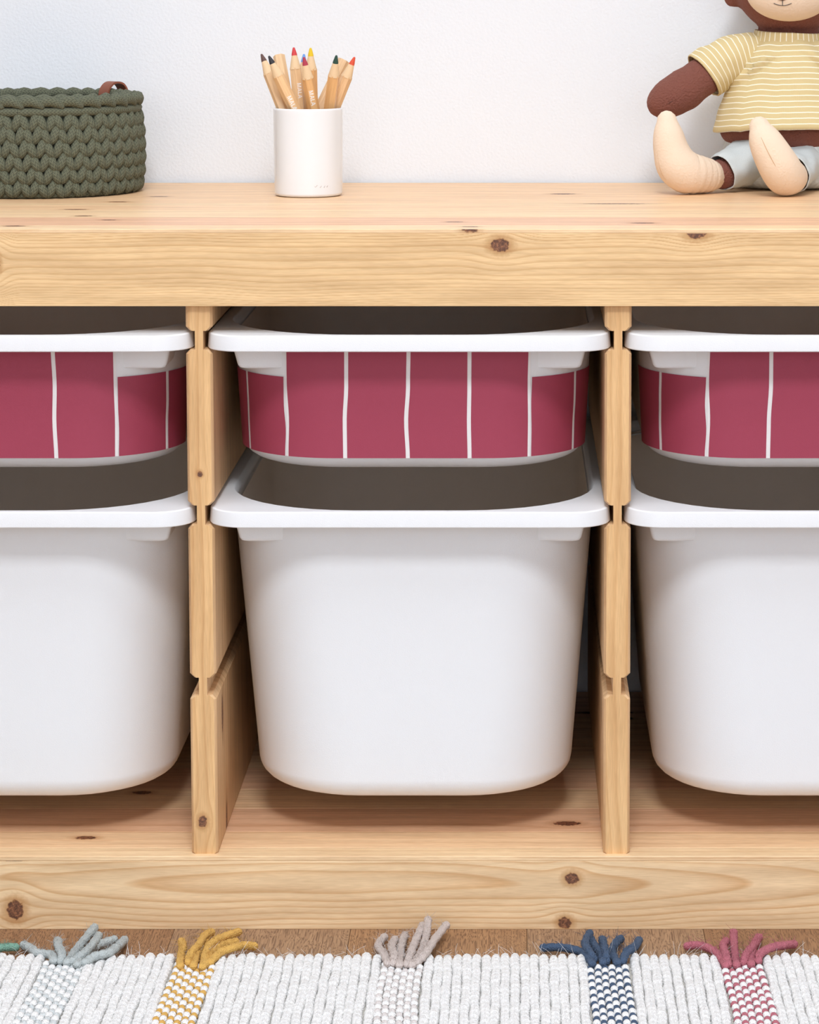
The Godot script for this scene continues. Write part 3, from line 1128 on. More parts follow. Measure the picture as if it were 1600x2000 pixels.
		for t in tassels[b[0]]:
			var pts := spline(t, 12)
			var rad := []
			for q in pts.size():
				rad.append((0.0029 if b[0] != "grey" else 0.0031) * (1.0 + 0.06 * sin(q * 1.1)))
			for q in pts.size():
				pts[q].y = maxf(pts[q].y, 0.0034)
			var s := MB.new()
			s.tube(pts, rad, 12, true, 1.0, 0.10, rng)
			part("tassel_strand", s, yarn, rug)
		# loose fibres round the tassel
		var fz := MB.new()
		for t in tassels[b[0]]:
			for q in 60:
				var k: float = rng.randf() * (t.size() - 1)
				var a: Vector3 = t[int(k)].lerp(t[int(k) + 1], k - int(k))
				hair(fz, a + V(rng.randf_range(-0.002, 0.002), 0.0018, rng.randf_range(-0.002, 0.002)), rng.randf_range(0.003, 0.007))
		part("loose_fibres", fz, yarn, rug).set_meta("kind", "stuff")
	var ed := MB.new()
	for q in 420:
		hair(ed, V(rng.randf_range(-0.42, 0.25), rng.randf_range(0.002, 0.007), z0 + rng.randf_range(-0.004, 0.003)), rng.randf_range(0.004, 0.012))
	part("edge_fuzz", ed, M.wool, rug).set_meta("kind", "stuff")

func hair(b: MB, at: Vector3, l: float) -> void:
	var d := V(rng.randf_range(-1, 1), rng.randf_range(-0.1, 0.8), rng.randf_range(-1.0, 0.25)).normalized()
	var e := V(rng.randf_range(-1, 1), rng.randf_range(-0.6, 0.6), rng.randf_range(-1, 1)).normalized()
	var pts := []
	for i in 5:
		var t := i / 4.0
		var p := at + d * l * t + e * l * 0.4 * t * t
		p.y = maxf(p.y, 0.0004)
		pts.append(p)
	b.tube(pts, [0.00012, 0.00012, 0.00011, 0.0001, 0.00006], 3, false)

# ---------------------------------------------------------------- basket
func build_basket() -> void:
	var cz := -0.345
	var o := thing("crochet_basket", "round olive green crocheted cord basket with a brown leather tab on its rim", "basket", V(-0.411, 0.52, cz))
	var inner := MB.new()
	var rows := []
	for q in [[0.076, 0.0005], [0.0825, 0.006], [0.0845, 0.03], [0.083, 0.07], [0.0815, 0.079], [0.079, 0.079], [0.0785, 0.05], [0.078, 0.006], [0.05, 0.004]]:
		var row := PackedVector3Array()
		for j in 48:
			var a := TAU * j / 48
			row.append(V(cos(a) * q[0], q[1], sin(a) * q[0]))
		rows.append(row)
	inner.grid(rows, true, false, [], [], Vector3.ZERO, true, true)
	part("cord_core", inner, M.cord_inside, o)
	var base := MB.new()
	base.tube(ring(0.0808, 0.0036, 72), fill(73, 0.0036), 8, false, 55.0)
	part("base_cord", base, M.cord, o)
	# rows of V stitches, bottom to top: radius and height of the row's middle
	var prof := [[0.0832, 0.0098], [0.0846, 0.0203], [0.0853, 0.0311], [0.0852, 0.0419], [0.0846, 0.0529], [0.0836, 0.0634]]
	for k in prof.size():
		var m := MB.new()
		var count := 39
		for i in count:
			for s in [-1.0, 1.0]:
				var path := []
				var rad := []
				var jig := rng.randf_range(-0.0005, 0.0005)
				# each V is tucked in at its tips and stands proud where its legs meet
				var leg := [[0.0066, 0.0084, -0.0036, 0.0022], [0.0061, 0.0058, -0.0010, 0.0035], [0.0048, 0.0018, 0.0012, 0.0042], [0.0033, -0.0022, 0.0022, 0.0041], [0.0020, -0.0052, 0.0020, 0.0034], [0.0010, -0.0074, 0.0002, 0.0022]]
				if s > 0.0:
					leg[0][1] = 0.0096
					leg[1][1] = 0.0066
				for q in leg:
					var a: float = TAU * (i + 0.5) / count - k * 0.032 + s * q[0] / prof[k][0] + 0.02
					var r: float = prof[k][0] + q[2] + jig * 0.6
					var tilt: float = s * q[0] * 0.12
					path.append(V(sin(a) * r, prof[k][1] + q[1] + jig + tilt, cos(a) * r))
					rad.append(q[3])
				m.tube(spline(path, 2), double(rad), 8, true, 55.0)
		part("stitch_row", m, M.cord, o)
	# cord under the rim, then the chain of loops on top
	var rc := MB.new()
	rc.tube(ring(0.0842, 0.0715, 72), fill(73, 0.0040), 8, false, 55.0)
	part("rim_cord", rc, M.cord, o)
	var chain := MB.new()
	var cn := 33
	for i in cn:
		for s in [-1.0, 1.0]:
			var path := []
			var rad := []
			for q in [[-0.0105, -0.0028, 0.0026], [-0.005, 0.0008, 0.0042], [0.001, 0.0020, 0.0047], [0.006, 0.0008, 0.0040], [0.0105, -0.0022, 0.0026]]:
				var a: float = TAU * (i + (0.5 if s > 0 else 0.25)) / cn + q[0] / 0.083
				var r: float = 0.0808 + s * 0.0042 + s * q[0] * 0.12
				path.append(V(sin(a) * r, 0.0795 + q[1] - (0.0012 if s > 0 else 0.0) , cos(a) * r))
				rad.append(q[2])
			chain.tube(spline(path, 2), double(rad), 8, true, 55.0)
	part("rim_chain", chain, M.cord, o)
	# leather tab folded over the back right of the rim
	var tab := MB.new()
	var dir := Vector3(0.684, 0, -0.729)
	var side := Vector3(0.729, 0, 0.684)
	var prof2 := spline([Vector2(0.0705, 0.060), Vector2(0.0698, 0.074), Vector2(0.0712, 0.0845), Vector2(0.0775, 0.0905), Vector2(0.0860, 0.0900), Vector2(0.0910, 0.084), Vector2(0.0918, 0.074)], 5)
	var tr := []
	for i in prof2.size():
		var p: Vector2 = prof2[i]
		var t: Vector2 = (prof2[mini(i + 1, prof2.size() - 1)] - prof2[maxi(i - 1, 0)]).normalized()
		var nn := Vector2(-t.y, t.x) * 0.0008
		var row := PackedVector3Array()
		for q in [[-1.0, 1.0], [1.0, 1.0], [1.0, -1.0], [-1.0, -1.0]]:
			var pp: Vector2 = p + nn * q[1]
			row.append(dir * pp.x + side * 0.0066 * q[0] + Vector3(0, pp.y, 0))
		tr.append(row)
	flat_grid(tab, tr)
	part("leather_tab", tab, M.leather, o)

# a closed four-sided strip with hard edges
func flat_grid(b: MB, rows: Array) -> void:
	var c := Vector3.ZERO
	for r in rows:
		for q in r:
			c += q
	c /= rows.size() * 4.0
	for j in 4:
		var rr := []
		for r in rows:
			rr.append(PackedVector3Array([r[j], r[(j + 1) % 4]]))
		var mid: PackedVector3Array = rows[rows.size() / 2]
		var out := (mid[j] + mid[(j + 1) % 4]) * 0.5 - (mid[0] + mid[1] + mid[2] + mid[3]) * 0.25
		b.grid(rr, false, false, [], [], out)
	b.fan(rows[0], rows[0], rows[1])
	b.fan(rows[rows.size() - 1], rows[rows.size() - 1], rows[rows.size() - 2])

func ring(r: float, y: float, n: int) -> Array:
	var o := []
	for i in n + 1:
		var a := TAU * i / n
		o.append(V(sin(a) * r, y, cos(a) * r))
	return o

func fill(n: int, x: float) -> Array:
	var o := []
	o.resize(n)
	o.fill(x)
	return o

func double(r: Array) -> Array:
	var o := []
	for i in r.size() - 1:
		o.append(r[i])
		o.append((r[i] + r[i + 1]) * 0.5)
	o.append(r[r.size() - 1])
	return o

# ---------------------------------------------------------------- cup and pencils
func lathe(b: MB, prof: Array, seg := 64, cap0 := true, cap1 := true) -> void:
	var rows := []
	for q in prof:
		var row := PackedVector3Array()
		for j in seg:
			var a := TAU * j / seg
			row.append(V(cos(a) * q[0], q[1], sin(a) * q[0]))
		rows.append(row)
	b.grid(rows, true, false, [], [], Vector3.ZERO, cap0, cap1)

func build_cup_and_pencils() -> void:
	var cc := V(-0.1768, 0.52, -0.2999)
	var cup := thing("pencil_cup", "plain white ceramic cup full of wooden pencils on the pine top", "cup", cc)
	var b := MB.new()
	lathe(b, [[0.024, 0.0004], [0.0262, 0.0004], [0.0276, 0.0012], [0.0284, 0.003], [0.0286, 0.02], [0.0288, 0.05], [0.0289, 0.0715], [0.0288, 0.0728], [0.0283, 0.0735], [0.0276, 0.0735], [0.0270, 0.0728], [0.0268, 0.07], [0.0266, 0.02], [0.0262, 0.0072], [0.0245, 0.0058], [0.01, 0.0056]])
	part("body", b, M.ceramic, cup)
	# worn printed mark low on the front right
	var mk := MB.new()
	for q in [[0.0085, 0.0098, 0.0026], [0.0122, 0.0092, 0.0016], [0.0152, 0.0092, 0.0011], [0.0174, 0.0094, 0.0009]]:
		var pts := []
		for i in 5:
			var x: float = q[0] - q[2] * 0.5 + q[2] * i / 4.0
			var y: float = q[1] - 0.0008 * sin(i * 1.3)
			pts.append(V(x, y, sqrt(0.02852 * 0.02852 - x * x)))
		mk.tube(pts, [0.0001, 0.00018, 0.00016, 0.00018, 0.0001], 5, false)
	part("worn_mark", mk, M.scuff, cup)
	var pens := [
		["brown", "wooden pencil with a dark brown tip, leaning far left in the cup", V(-0.1711, 0.5285, -0.2804), V(-0.2159, 0.6382, -0.3050), Color("5e4038"), M.pencil_pale, false],
		["black", "wooden pencil with a black tip and white lettering, leaning left in the cup", V(-0.1569, 0.5285, -0.2928), V(-0.2071, 0.6373, -0.2789), Color("2c2c30"), M.pencil, true],
		["blank", "upside-down pencil end behind the black pencil, blunt bare wood", V(-0.1805, 0.5285, -0.2865), V(-0.2030, 0.6363, -0.3237), Color.BLACK, M.pencil_pale, false],
		["red", "tall pale pencil with a bright red tip and white lettering", V(-0.1789, 0.5285, -0.2958), V(-0.1889, 0.6437, -0.3061), Color("d13a3c"), M.pencil_pale, true],
		["blue", "pencil with a light blue tip, mostly hidden behind the crimson one", V(-0.1850, 0.5285, -0.3187), V(-0.1814, 0.6379, -0.3187), Color("6f9fe0"), M.pencil_pale, false],
		["crimson", "short crimson-tipped pencil with white lettering at the front of the cup", V(-0.1601, 0.5285, -0.3018), V(-0.1783, 0.6363, -0.2797), Color("b23a4c"), M.pencil_deep, true],
		["yellow", "upright pencil with a yellow tip behind the crimson one", V(-0.1726, 0.5285, -0.3021), V(-0.1738, 0.6436, -0.2939), Color("e8c21c"), M.pencil_deep, false],
		["green", "wooden pencil with a dark green tip on the right of the cup", V(-0.1683, 0.5285, -0.3121), V(-0.1515, 0.6377, -0.2833), Color("24493c"), M.pencil_deep, false],
		["orange", "wooden pencil with an orange-red tip, leaning far right in the cup", V(-0.1822, 0.5285, -0.3109), V(-0.1379, 0.6357, -0.3045), Color("dd5030"), M.pencil, false],
		["blank", "upside-down pencil end behind the green pencil, blunt bare wood", V(-0.1984, 0.5285, -0.3008), V(-0.1482, 0.6325, -0.3233), Color.BLACK, M.pencil_pale, false],
	]
	for k in pens.size():
		pencil(pens[k], k)

func pencil(d: Array, k: int) -> void:
	var a: Vector3 = d[2]
	var t: Vector3 = d[3]
	var o := thing("pencil", d[1], "pencil", a, "pencils in the white cup")
	var len := (t - a).length()
	var y := (t - a).normalized()
	# turn the pencil so that a flat side faces the viewer
	var z := (Vector3(0, 0, 1) - y * y.z).normalized()
	var x := y.cross(z)
	var twist := 0.0
	if k == 3:
		twist = 0.50
	elif k == 1 or k == 5:
		twist = 0.16
	elif d[0] == "green":
		twist = 0.35
	o.basis = Basis(x, y, z) * Basis(Vector3.UP, twist)
	var rc := 0.0050
	var blunt: bool = d[0] == "blank"
	var cone := 0.0165
	var lead := 0.0066
	var top := len if blunt else len - cone
	var b := MB.new()
	# barrel: six flat sides; their upper ends scallop where the sharpener cut them
	for s in 6:
		var rows := []
		for h in [0.0, top * 0.5, 1.0]:
			var row := PackedVector3Array()
			for i in 7:
				var u := i / 6.0
				var a0 := TAU * (s - 0.5) / 6 + TAU / 4 - TAU / 4
				var p0 := Vector2(sin(TAU * (s - 0.5) / 6), cos(TAU * (s - 0.5) / 6)) * rc
				var p1 := Vector2(sin(TAU * (s + 0.5) / 6), cos(TAU * (s + 0.5) / 6)) * rc
				var p := p0.lerp(p1, u)
				var yy: float = h
				if h == 1.0:
					yy = top if blunt else top + 0.0022 * (1.0 - absf(u - 0.5) * 2.0) * (1.0 if (s % 2) else 0.7) - 0.0012
				row.append(V(p.x, yy, p.y))
			rows.append(row)
		var mid := TAU * s / 6
		b.grid(rows, false, false, [0.1 * s, 0.1 * s + 0.02, 0.1 * s + 0.04, 0.1 * s + 0.06, 0.1 * s + 0.08, 0.1 * s + 0.1, 0.1 * s + 0.12], [], V(sin(mid), 0, cos(mid)))
	for i in b.uv.size():
		b.uv[i] = Vector2(b.v[i].y / 0.15, b.uv[i].x + 0.17 * k)
	var hexa := PackedVector3Array()
	var hext := PackedVector3Array()
	for s in 6:
		var q := Vector2(sin(TAU * (s + 0.5) / 6), cos(TAU * (s + 0.5) / 6)) * rc
		hexa.append(V(q.x, 0, q.y))
		hext.append(V(q.x, top, q.y))
	b.fan(hexa, hexa, hext)
	if blunt:
		b.fan(hext, hext, hexa)
	part("barrel", b, d[5], o)
	if blunt:
		return
	var w := MB.new()
	lathe(w, [[0.0047, len - cone - 0.0022], [0.0048, len - cone - 0.0014], [0.0023, len - lead]], 20)
	part("sharpened_cone", w, M.bare_wood, o)
	var l := MB.new()
	lathe(l, [[0.0024, len - lead - 0.0004], [0.00225, len - lead + 0.001], [0.0010, len - 0.0008], [0.0007, len - 0.0002], [0.0002, len]], 18)
	part("coloured_tip", l, mat(d[4], 0.55), o)
	if d[6]:
		# white lettering printed down the side that faces the viewer
		var tm := TextMesh.new()
		var f := SystemFont.new()
		f.font_names = PackedStringArray(["Droid Sans"])
		f.font_weight = 700
		tm.font = f
		tm.text = "MALA"
		tm.font_size = 48
		tm.pixel_size = 0.0037 / 48.0
		tm.depth = 0.00012
		tm.material = M.letter
		var e := piece("lettering", tm, o)
		var face := 0.00433 + 0.00004
		var up: float = {1: 0.0775, 3: 0.0795, 5: 0.0772}[k]
		var turn := 0.0
		var bb := Basis(Vector3.UP, turn) * Basis(Vector3(0, 0, 1), -PI / 2)
		e.transform = Transform3D(bb, Basis(Vector3.UP, turn) * V(0, up, face))

# ---------------------------------------------------------------- the soft toy
func build_toy() -> void:
	var base := V(0.2331, 0.52, -0.368)
	var o := thing("plush_monkey", "brown plush monkey in a striped yellow shirt sitting against the wall", "toy", base)
	# body: one continuous skin from joined capsules [a, b, ra, rb]
	var mx := func(p: Vector3) -> Vector3: return V(0.4662 - p.x, p.y, p.z)
	var caps := []
	var arm := [V(0.2030, 0.6337, -0.3790), V(0.1787, 0.6277, -0.3730), V(0.1571, 0.6170, -0.3650), V(0.1411, 0.6062, -0.3570), V(0.1285, 0.5992, -0.3520), V(0.1212, 0.5950, -0.3500)]
	var ar := [0.0140, 0.0150, 0.0155, 0.0168, 0.0156, 0.0128]
	for i in 5:
		caps.append([arm[i], arm[i + 1], ar[i], ar[i + 1]])
		caps.append([mx.call(arm[i]), mx.call(arm[i + 1]), ar[i], ar[i + 1]])
	caps.append([V(0.1600, 0.5347, -0.3235), V(0.1789, 0.5363, -0.338), 0.0122, 0.0130])
	caps.append([V(0.1789, 0.5363, -0.338), V(0.2150, 0.5480, -0.366), 0.0130, 0.0140])
	caps.append([V(0.2290, 0.5362, -0.306), V(0.2366, 0.5385, -0.335), 0.0124, 0.0139])
	caps.append([V(0.2366, 0.5385, -0.335), V(0.2446, 0.5420, -0.366), 0.0139, 0.0176])
	var ells := [[V(0.2335, 0.7020, -0.382), V(0.0490, 0.0490, 0.046)], [V(0.1846, 0.6885, -0.392), V(0.0085, 0.0125, 0.006)], [V(0.2750, 0.6900, -0.392), V(0.0085, 0.0125, 0.006)], [V(0.2331, 0.6050, -0.386), V(0.048, 0.060, 0.042)], [V(0.2331, 0.5710, -0.376), V(0.0600, 0.025, 0.047)]]
	var body := MB.new()
	skin(body, caps, ells, V(0.096, 0.518, -0.446), V(0.370, 0.760, -0.284), 0.004)
	for i in body.v.size():
		body.v[i] -= base
	part("body", body, M.brown, o)
	# face patch with stitched mouth and nose
	var fc := V(0.2300, 0.6900, -0.350)
	var fr := V(0.0372, 0.0252, 0.0225)
	var face := MB.new()
	face.ellipsoid(fc - base, fr, 40, 26)
	var fp := part("face_patch", face, M.peach, o)
	var on_face := func(x: float, y: float) -> Vector3:
		var dx := (x - fc.x) / fr.x
		var dy := (y - fc.y) / fr.y
		return V(x, y, fc.z + fr.z * sqrt(maxf(0.0, 1.0 - dx * dx - dy * dy)) + 0.0001) - base
	var mouth := MB.new()
	var mp := []
	for i in 13:
		var t := i / 6.0 - 1.0
		mp.append(on_face.call(0.2222 + 0.0072 * t, 0.6783 + 0.0018 * t * t))
	mouth.tube(mp, fill(13, 0.00032), 6)
	mouth.tube([on_face.call(0.2221, 0.6783), on_face.call(0.2220, 0.6806), on_face.call(0.2219, 0.6830)], [0.00032, 0.00032, 0.00032], 6)
	part("stitched_mouth", mouth, M.thread, fp)
	var nose := MB.new()
	var np: Vector3 = on_face.call(0.2219, 0.6846)
	nose.ellipsoid(np, V(0.0042, 0.0020, 0.0012), 14, 8)
	part("nose", nose, M.nose, fp)
	var eyes := MB.new()
	for s in [-1.0, 1.0]:
		var eb := MB.new()
		eb.ellipsoid(V(0.2240 + s * 0.016, 0.7175, -0.3368) - base, V(0.0026, 0.003, 0.002), 12, 8)
		part("eye", eb, M.thread, o)
	# chin seam under the face, and the seam of the hand
	var hs := MB.new()
	var hp := []
	for q in spline([V(0.1222, 0.5922, -0.3382), V(0.1290, 0.5970, -0.3361), V(0.1375, 0.6025, -0.3381), V(0.1430, 0.6068, -0.3402)], 5):
		hp.append(q - base)
	hs.tube(hp, fill(hp.size(), 0.0006), 5)
	part("hand_seam", hs, M.nose, o)
	toy_feet(o, base)
	toy_trousers(o, base)
	toy_shirt(o, base)

# surface nets over smoothly joined capsules and ellipsoids
func skin(b: MB, caps: Array, ells: Array, lo: Vector3, hi: Vector3, cell: float) -> void:
	var nx := int((hi.x - lo.x) / cell) + 1
	var ny := int((hi.y - lo.y) / cell) + 1
	var nz := int((hi.z - lo.z) / cell) + 1
	var f := PackedFloat32Array()
	f.resize(nx * ny * nz)
	var kk := 0.006
	var at := 0
	for k in nz:
		for j in ny:
			for i in nx:
				var p := lo + V(i, j, k) * cell
				var d := 1.0
				for e in ells:
					var q: Vector3 = (p - e[0]) / e[1]
					var ql := q.length()
					var s: float = (ql - 1.0) * minf(e[1].x, minf(e[1].y, e[1].z))
					if s < d + kk:
						var h := maxf(kk - absf(d - s), 0.0) / kk
						d = minf(d, s) - h * h * kk * 0.25
				for c in caps:
					var pa: Vector3 = p - c[0]
					var ba: Vector3 = c[1] - c[0]
					var t := clampf(pa.dot(ba) / ba.length_squared(), 0.0, 1.0)
					var s: float = (pa - ba * t).length() - lerpf(c[2], c[3], t)
					if s < d + kk:
						var h := maxf(kk - absf(d - s), 0.0) / kk
						d = minf(d, s) - h * h * kk * 0.25
				f[at] = d
				at += 1
	var id := PackedInt32Array()
	id.resize(nx * ny * nz)
	id.fill(-1)
	var sx := 1
	var sy := nx
	var sz := nx * ny
	var cor := [0, sx, sy, sx + sy, sz, sx + sz, sy + sz, sx + sy + sz]
	var edges := [[0, 1], [2, 3], [4, 5], [6, 7], [0, 2], [1, 3], [4, 6], [5, 7], [0, 4], [1, 5], [2, 6], [3, 7]]
	for k in nz - 1:
		for j in ny - 1:
			for i in nx - 1:
				var c := i + j * sy + k * sz
				var neg := 0
				for q in 8:
					if f[c + cor[q]] < 0.0:
						neg += 1
				if neg == 0 or neg == 8:
					continue
				var sum := Vector3.ZERO
				var cnt := 0
				for e in edges:
					var a: int = e[0]
					var bq: int = e[1]
					var fa := f[c + cor[a]]
					var fb := f[c + cor[bq]]
					if (fa < 0.0) == (fb < 0.0):
						continue
					var t := fa / (fa - fb)
					sum += V(a & 1, (a >> 1) & 1, a >> 2).lerp(V(bq & 1, (bq >> 1) & 1, bq >> 2), t)
					cnt += 1
				id[c] = b.v.size()
				b.v.append(lo + (V(i, j, k) + sum / cnt) * cell)
				var g := V(f[c + sx] - f[c] + f[c + cor[7]] - f[c + cor[6]], f[c + sy] - f[c] + f[c + cor[7]] - f[c + cor[5]], f[c + sz] - f[c] + f[c + cor[7]] - f[c + cor[3]])
				b.n.append(g.normalized())
				b.uv.append(Vector2(0, 0))
	for k in range(1, nz - 1):
		for j in range(1, ny - 1):
			for i in range(1, nx - 1):
				var c := i + j * sy + k * sz
				var s0 := f[c] < 0.0
				for q in [[sx, sy, sz], [sy, sz, sx], [sz, sx, sy]]:
					var s1: bool = f[c + q[0]] < 0.0
					if s0 == s1:
						continue
					var a: int = id[c - q[1] - q[2]]
					var b1: int = id[c - q[2]]
					var c1: int = id[c]
					var d1: int = id[c - q[1]]
					if a < 0 or b1 < 0 or c1 < 0 or d1 < 0:
						continue
					if s0:
						b.ix.append_array(PackedInt32Array([a, c1, b1, a, d1, c1]))
					else:
						b.ix.append_array(PackedInt32Array([a, b1, c1, a, c1, d1]))

func toy_feet(o: Node3D, base: Vector3) -> void:
	var feet := [
		[[V(0.1236, 0.5823, -0.3070), V(0.1246, 0.5720, -0.3060), V(0.1271, 0.5582, -0.3055), V(0.1323, 0.5455, -0.3065), V(0.1415, 0.5378, -0.3100), V(0.1530, 0.5357, -0.3175), V(0.1610, 0.5350, -0.3240)], [0.0085, 0.0125, 0.0150, 0.0178, 0.0176, 0.0157, 0.0140]],
		[[V(0.1991, 0.5783, -0.2830), V(0.2023, 0.5700, -0.2810), V(0.2079, 0.5586, -0.2795), V(0.2154, 0.5457, -0.2810), V(0.2215, 0.5372, -0.2880), V(0.2268, 0.5358, -0.2985)], [0.0088, 0.0130, 0.0155, 0.0170, 0.0168, 0.0150]]]
	for k in 2:
		var b := MB.new()
		var pts := []
		for q in spline(feet[k][0], 6):
			pts.append(q - base)
		var rad := spline(feet[k][1], 6)
		# keep the heel on the board
		for i in pts.size():
			pts[i].y = maxf(pts[i].y, rad[i] + 0.0003)
			if k == 0 and i > 24:
				rad[i] *= 1.0 + 0.03 * sin(i * 2.2)
		b.tube(pts, rad, 28, true, 1.0, 0.0)
		var ft := part("foot", b, M.peach, o)
		# sewn seam down the foot
		var s := MB.new()
		var sp := []
		for i in range(2, 24):
			var off := V(-0.80, -0.1, 0.58) if k == 0 else V(-0.22, 0.0, 0.97)
			if k == 0:
				off = off.lerp(V(-0.66, -0.55, 0.5), i / 24.0)
			sp.append(pts[i] + off.normalized() * rad[i] * 1.003)
		s.tube(sp, fill(sp.size(), 0.0003), 5)
		part("foot_seam", s, M.seam, ft)

# an open sleeve or trouser leg along a path: outside, folded hem, inside
func cloth_tube(b: MB, path: Array, rad: Array, seg: int, thick: float, vlen: float, fold: Callable, squash := 1.0) -> void:
	var t0: Vector3 = (path[1] - path[0]).normalized()
	var u := t0.cross(Vector3.UP).normalized()
	var outer := []
	var inner := []
	var vs := []
	var l := 0.0
	var n := path.size()
	for i in n:
		var t: Vector3 = (path[mini(i + 1, n - 1)] - path[maxi(i - 1, 0)]).normalized()
		u = (u - t * u.dot(t)).normalized()
		var w := t.cross(u)
		var ro := PackedVector3Array()
		var ri := PackedVector3Array()
		for j in seg:
			var a := TAU * j / seg
			var r: float = rad[i] + fold.call(float(i) / (n - 1), a)
			var dv := u * cos(a) + w * sin(a) * squash
			var po: Vector3 = path[i] + dv * r
			var pi: Vector3 = path[i] + dv * (r - thick)
			po.y = maxf(po.y, 0.0006)
			pi.y = maxf(pi.y, 0.0012)
			ro.append(po)
			ri.append(pi)
		outer.append(ro)
		inner.append(ri)
		if i > 0:
			l += (path[i] - path[i - 1]).length()
		vs.append(l)
	# path starts at the open end
	var rows := []
	var vv := []
	for i in range(mini(n - 1, 7), -1, -1):
		rows.append(inner[i])
		vv.append(vs[i] * vlen)
	var lip := PackedVector3Array()
	for j in seg:
		lip.append((inner[0][j] + outer[0][j]) * 0.5 - t0 * thick * 0.6)
	rows.append(lip)
	vv.append(0.0)
	for i in n:
		rows.append(outer[i])
		vv.append(vs[i] * vlen)
	var us := []
	for j in seg + 1:
		us.append(float(j) / seg * 6.0)
	b.grid(rows, true, false, us, vv)

func shifted(pts: Array, base: Vector3) -> Array:
	var o := []
	for q in pts:
		o.append(q - base)
	return o

func toy_trousers(o: Node3D, base: Vector3) -> void:
	var b := MB.new()
	var nz := noise(1.0, 12, 2)
	var fold := func(t: float, a: float) -> float:
		return 0.0014 * nz.get_noise_3d(t * 5.0, cos(a) * 1.6, sin(a) * 1.6) + 0.0008 * sin(a * 3.0 + t * 6.0)
	cloth_tube(b, spline(shifted([V(0.1712, 0.5365, -0.3300), V(0.1859, 0.5412, -0.3430), V(0.2000, 0.5470, -0.3560), V(0.2130, 0.5510, -0.3680)], base), 8), spline([0.0158, 0.0182, 0.0230, 0.0262], 8), 32, 0.0011, 60.0, fold)
	cloth_tube(b, spline(shifted([V(0.2262, 0.5372, -0.3015), V(0.2334, 0.5395, -0.3250), V(0.2413, 0.5440, -0.3500), V(0.2480, 0.5490, -0.3720)], base), 8), spline([0.0170, 0.0178, 0.0200, 0.0215], 8), 32, 0.0011, 60.0, fold)
	# seat and waistband
	var rows := []
	for q in [[0.0008, 0.020], [0.002, 0.045], [0.008, 0.0565], [0.018, 0.0590], [0.030, 0.0575], [0.040, 0.0550], [0.0440, 0.0540], [0.0440, 0.0526], [0.038, 0.0524]]:
		var row := PackedVector3Array()
		for j in 48:
			var a := TAU * j / 48
			var r: float = q[1] * (1.0 + 0.02 * nz.get_noise_2d(cos(a) * 3.0, q[0] * 60.0))
			row.append(V(cos(a) * r, q[0], -0.012 + sin(a) * r * 0.80))
		rows.append(row)
	b.grid(rows, true, false, [], [], Vector3.ZERO, true, false)
	part("trousers", b, M.linen, o)

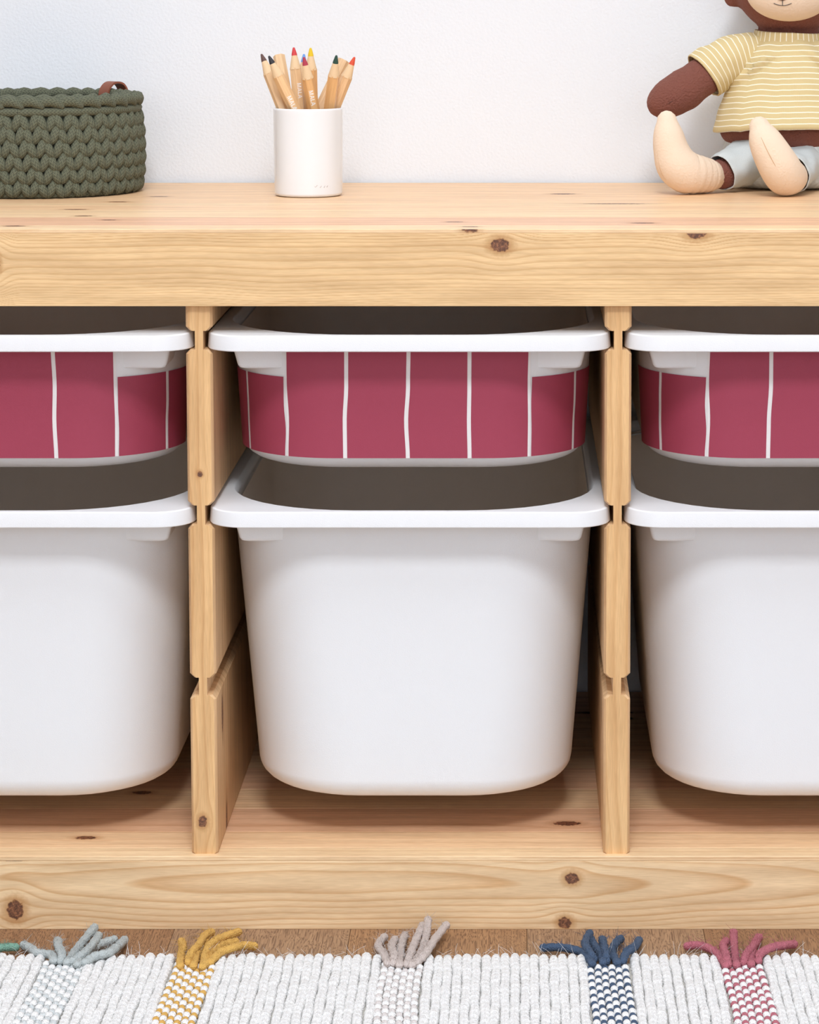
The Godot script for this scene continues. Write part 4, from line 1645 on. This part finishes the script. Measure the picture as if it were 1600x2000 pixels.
func toy_shirt(o: Node3D, base: Vector3) -> void:
	var b := MB.new()
	var nz := noise(1.0, 22, 2)
	# torso: height above the board, half width, half depth, z of the middle
	var keys := [[0.0545, 0.0655, 0.0545, -0.004], [0.0585, 0.0650, 0.0545, -0.004], [0.0700, 0.0615, 0.0525, -0.008], [0.0800, 0.0575, 0.0500, -0.011], [0.0940, 0.0535, 0.0470, -0.014], [0.1060, 0.0505, 0.0430, -0.015], [0.1150, 0.0480, 0.0395, -0.016], [0.1215, 0.0435, 0.0350, -0.016], [0.1265, 0.0370, 0.0320, -0.016], [0.1290, 0.0305, 0.0300, -0.016]]
	var sm := spline(keys.map(func(q): return Vector4(q[0], q[1], q[2], q[3])), 7)
	var rows := []
	var vs := []
	var seg := 72
	var us := []
	for j in seg + 1:
		us.append(float(j) / seg * 14.0)
	var ring_at := func(q: Vector4, inset: float, drop: float) -> PackedVector3Array:
		var row := PackedVector3Array()
		for j in seg:
			var a := TAU * j / seg
			var sx := cos(a)
			var up := q.x
			var t := clampf((up - 0.05) / 0.075, 0.0, 1.0)
			# gentle folds, and three creases that fan from each armpit towards the neck
			var dsp := 0.0016 * nz.get_noise_3d(sx * 2.2, sin(a) * 2.2, up * 24.0)
			var ax := absf(sx) * q.y
			for c in [[0.70, 0.5, 0.0036], [1.20, 0.3, 0.0028], [1.8, 0.1, 0.0016]]:
				var ln: float = (up - 0.090) - (0.052 - ax) * c[0]
				var win := smoothstep(0.0, 0.012, 0.056 - ax) * smoothstep(0.004, 0.02, ax)
				dsp += c[2] * win * sin(clampf(ln / 0.0055, -1.0, 1.0) * PI) * (1.0 if sin(a) > 0.0 else 0.0) * exp(-pow((up - 0.108) / 0.022, 2.0))
			var droop := -0.0050 * pow(absf(sx), 3.0) * (1.0 - t * 0.6)
			var r1 := 1.0 - inset / q.y
			row.append(V(sx * (q.y + dsp) * r1, up + droop - drop + 0.0008 * nz.get_noise_2d(sx * 3.0, 7.0), q.w + sin(a) * (q.z + dsp) * r1))
		return row
	# inside of the hem first, then over its edge and up
	for i in [10, 6, 3, 0]:
		rows.append(ring_at.call(sm[i], 0.0016, 0.0))
		vs.append(float(sm[i].x) / 0.0047)
	rows.append(ring_at.call(sm[0], 0.0008, 0.0009))
	vs.append(0.0543 / 0.0047)
	for q in sm:
		rows.append(ring_at.call(q, 0.0, 0.0))
		vs.append(float(q.x) / 0.0047)
	b.grid(rows, true, false, us, vs)
	var sh := part("shirt", b, M.shirt, o)
	# collar: a ribbed band whose stripes run upright
	var cb := MB.new()
	var cr := []
	for q in [[0.1225, 0.0312, 0.0300], [0.1245, 0.0325, 0.0318], [0.1290, 0.0312, 0.0312], [0.1335, 0.0302, 0.0305], [0.1364, 0.0298, 0.0302], [0.1372, 0.0290, 0.0294], [0.1360, 0.0280, 0.0284], [0.1290, 0.0285, 0.0285]]:
		var row := PackedVector3Array()
		for j in 64:
			var a := TAU * j / 64
			row.append(V(cos(a) * q[1], q[0] - 0.0010 * absf(cos(a)) + 0.0012 * (cos(a)) * -1.0 - 0.002 * maxf(sin(a), 0.0), -0.016 + sin(a) * q[2]))
		cr.append(row)
	cb.grid(cr, true)
	for i in cb.uv.size():
		cb.uv[i] = Vector2(cb.v[i].y * 90.0, cb.uv[i].x * 38.0)
	part("collar", cb, M.shirt, sh)
	# sleeves, from the cuff inwards
	for s in [1.0, -1.0]:
		var path := []
		for q in [V(0.1588, 0.6178, -0.3680), V(0.1676, 0.6241, -0.3705), V(0.1787, 0.6301, -0.3735), V(0.1920, 0.6345, -0.3770), V(0.2052, 0.6362, -0.3800), V(0.2180, 0.6370, -0.3820)]:
			var w: Vector3 = q - base
			path.append(V(w.x * s, w.y, w.z))
		var fold := func(t: float, a: float) -> float:
			return 0.0012 * nz.get_noise_3d(t * 3.0 + s, cos(a) * 1.8, sin(a) * 1.8) - 0.0010 * exp(-pow((t - 0.3) * 14.0, 2.0))
		var m := MB.new()
		cloth_tube(m, spline(path, 8), spline([0.0217, 0.0217, 0.0212, 0.0200, 0.0180, 0.0160], 8), 40, 0.0013, 1.0 / 0.0047, fold)
		part("sleeve", m, M.shirt, sh)
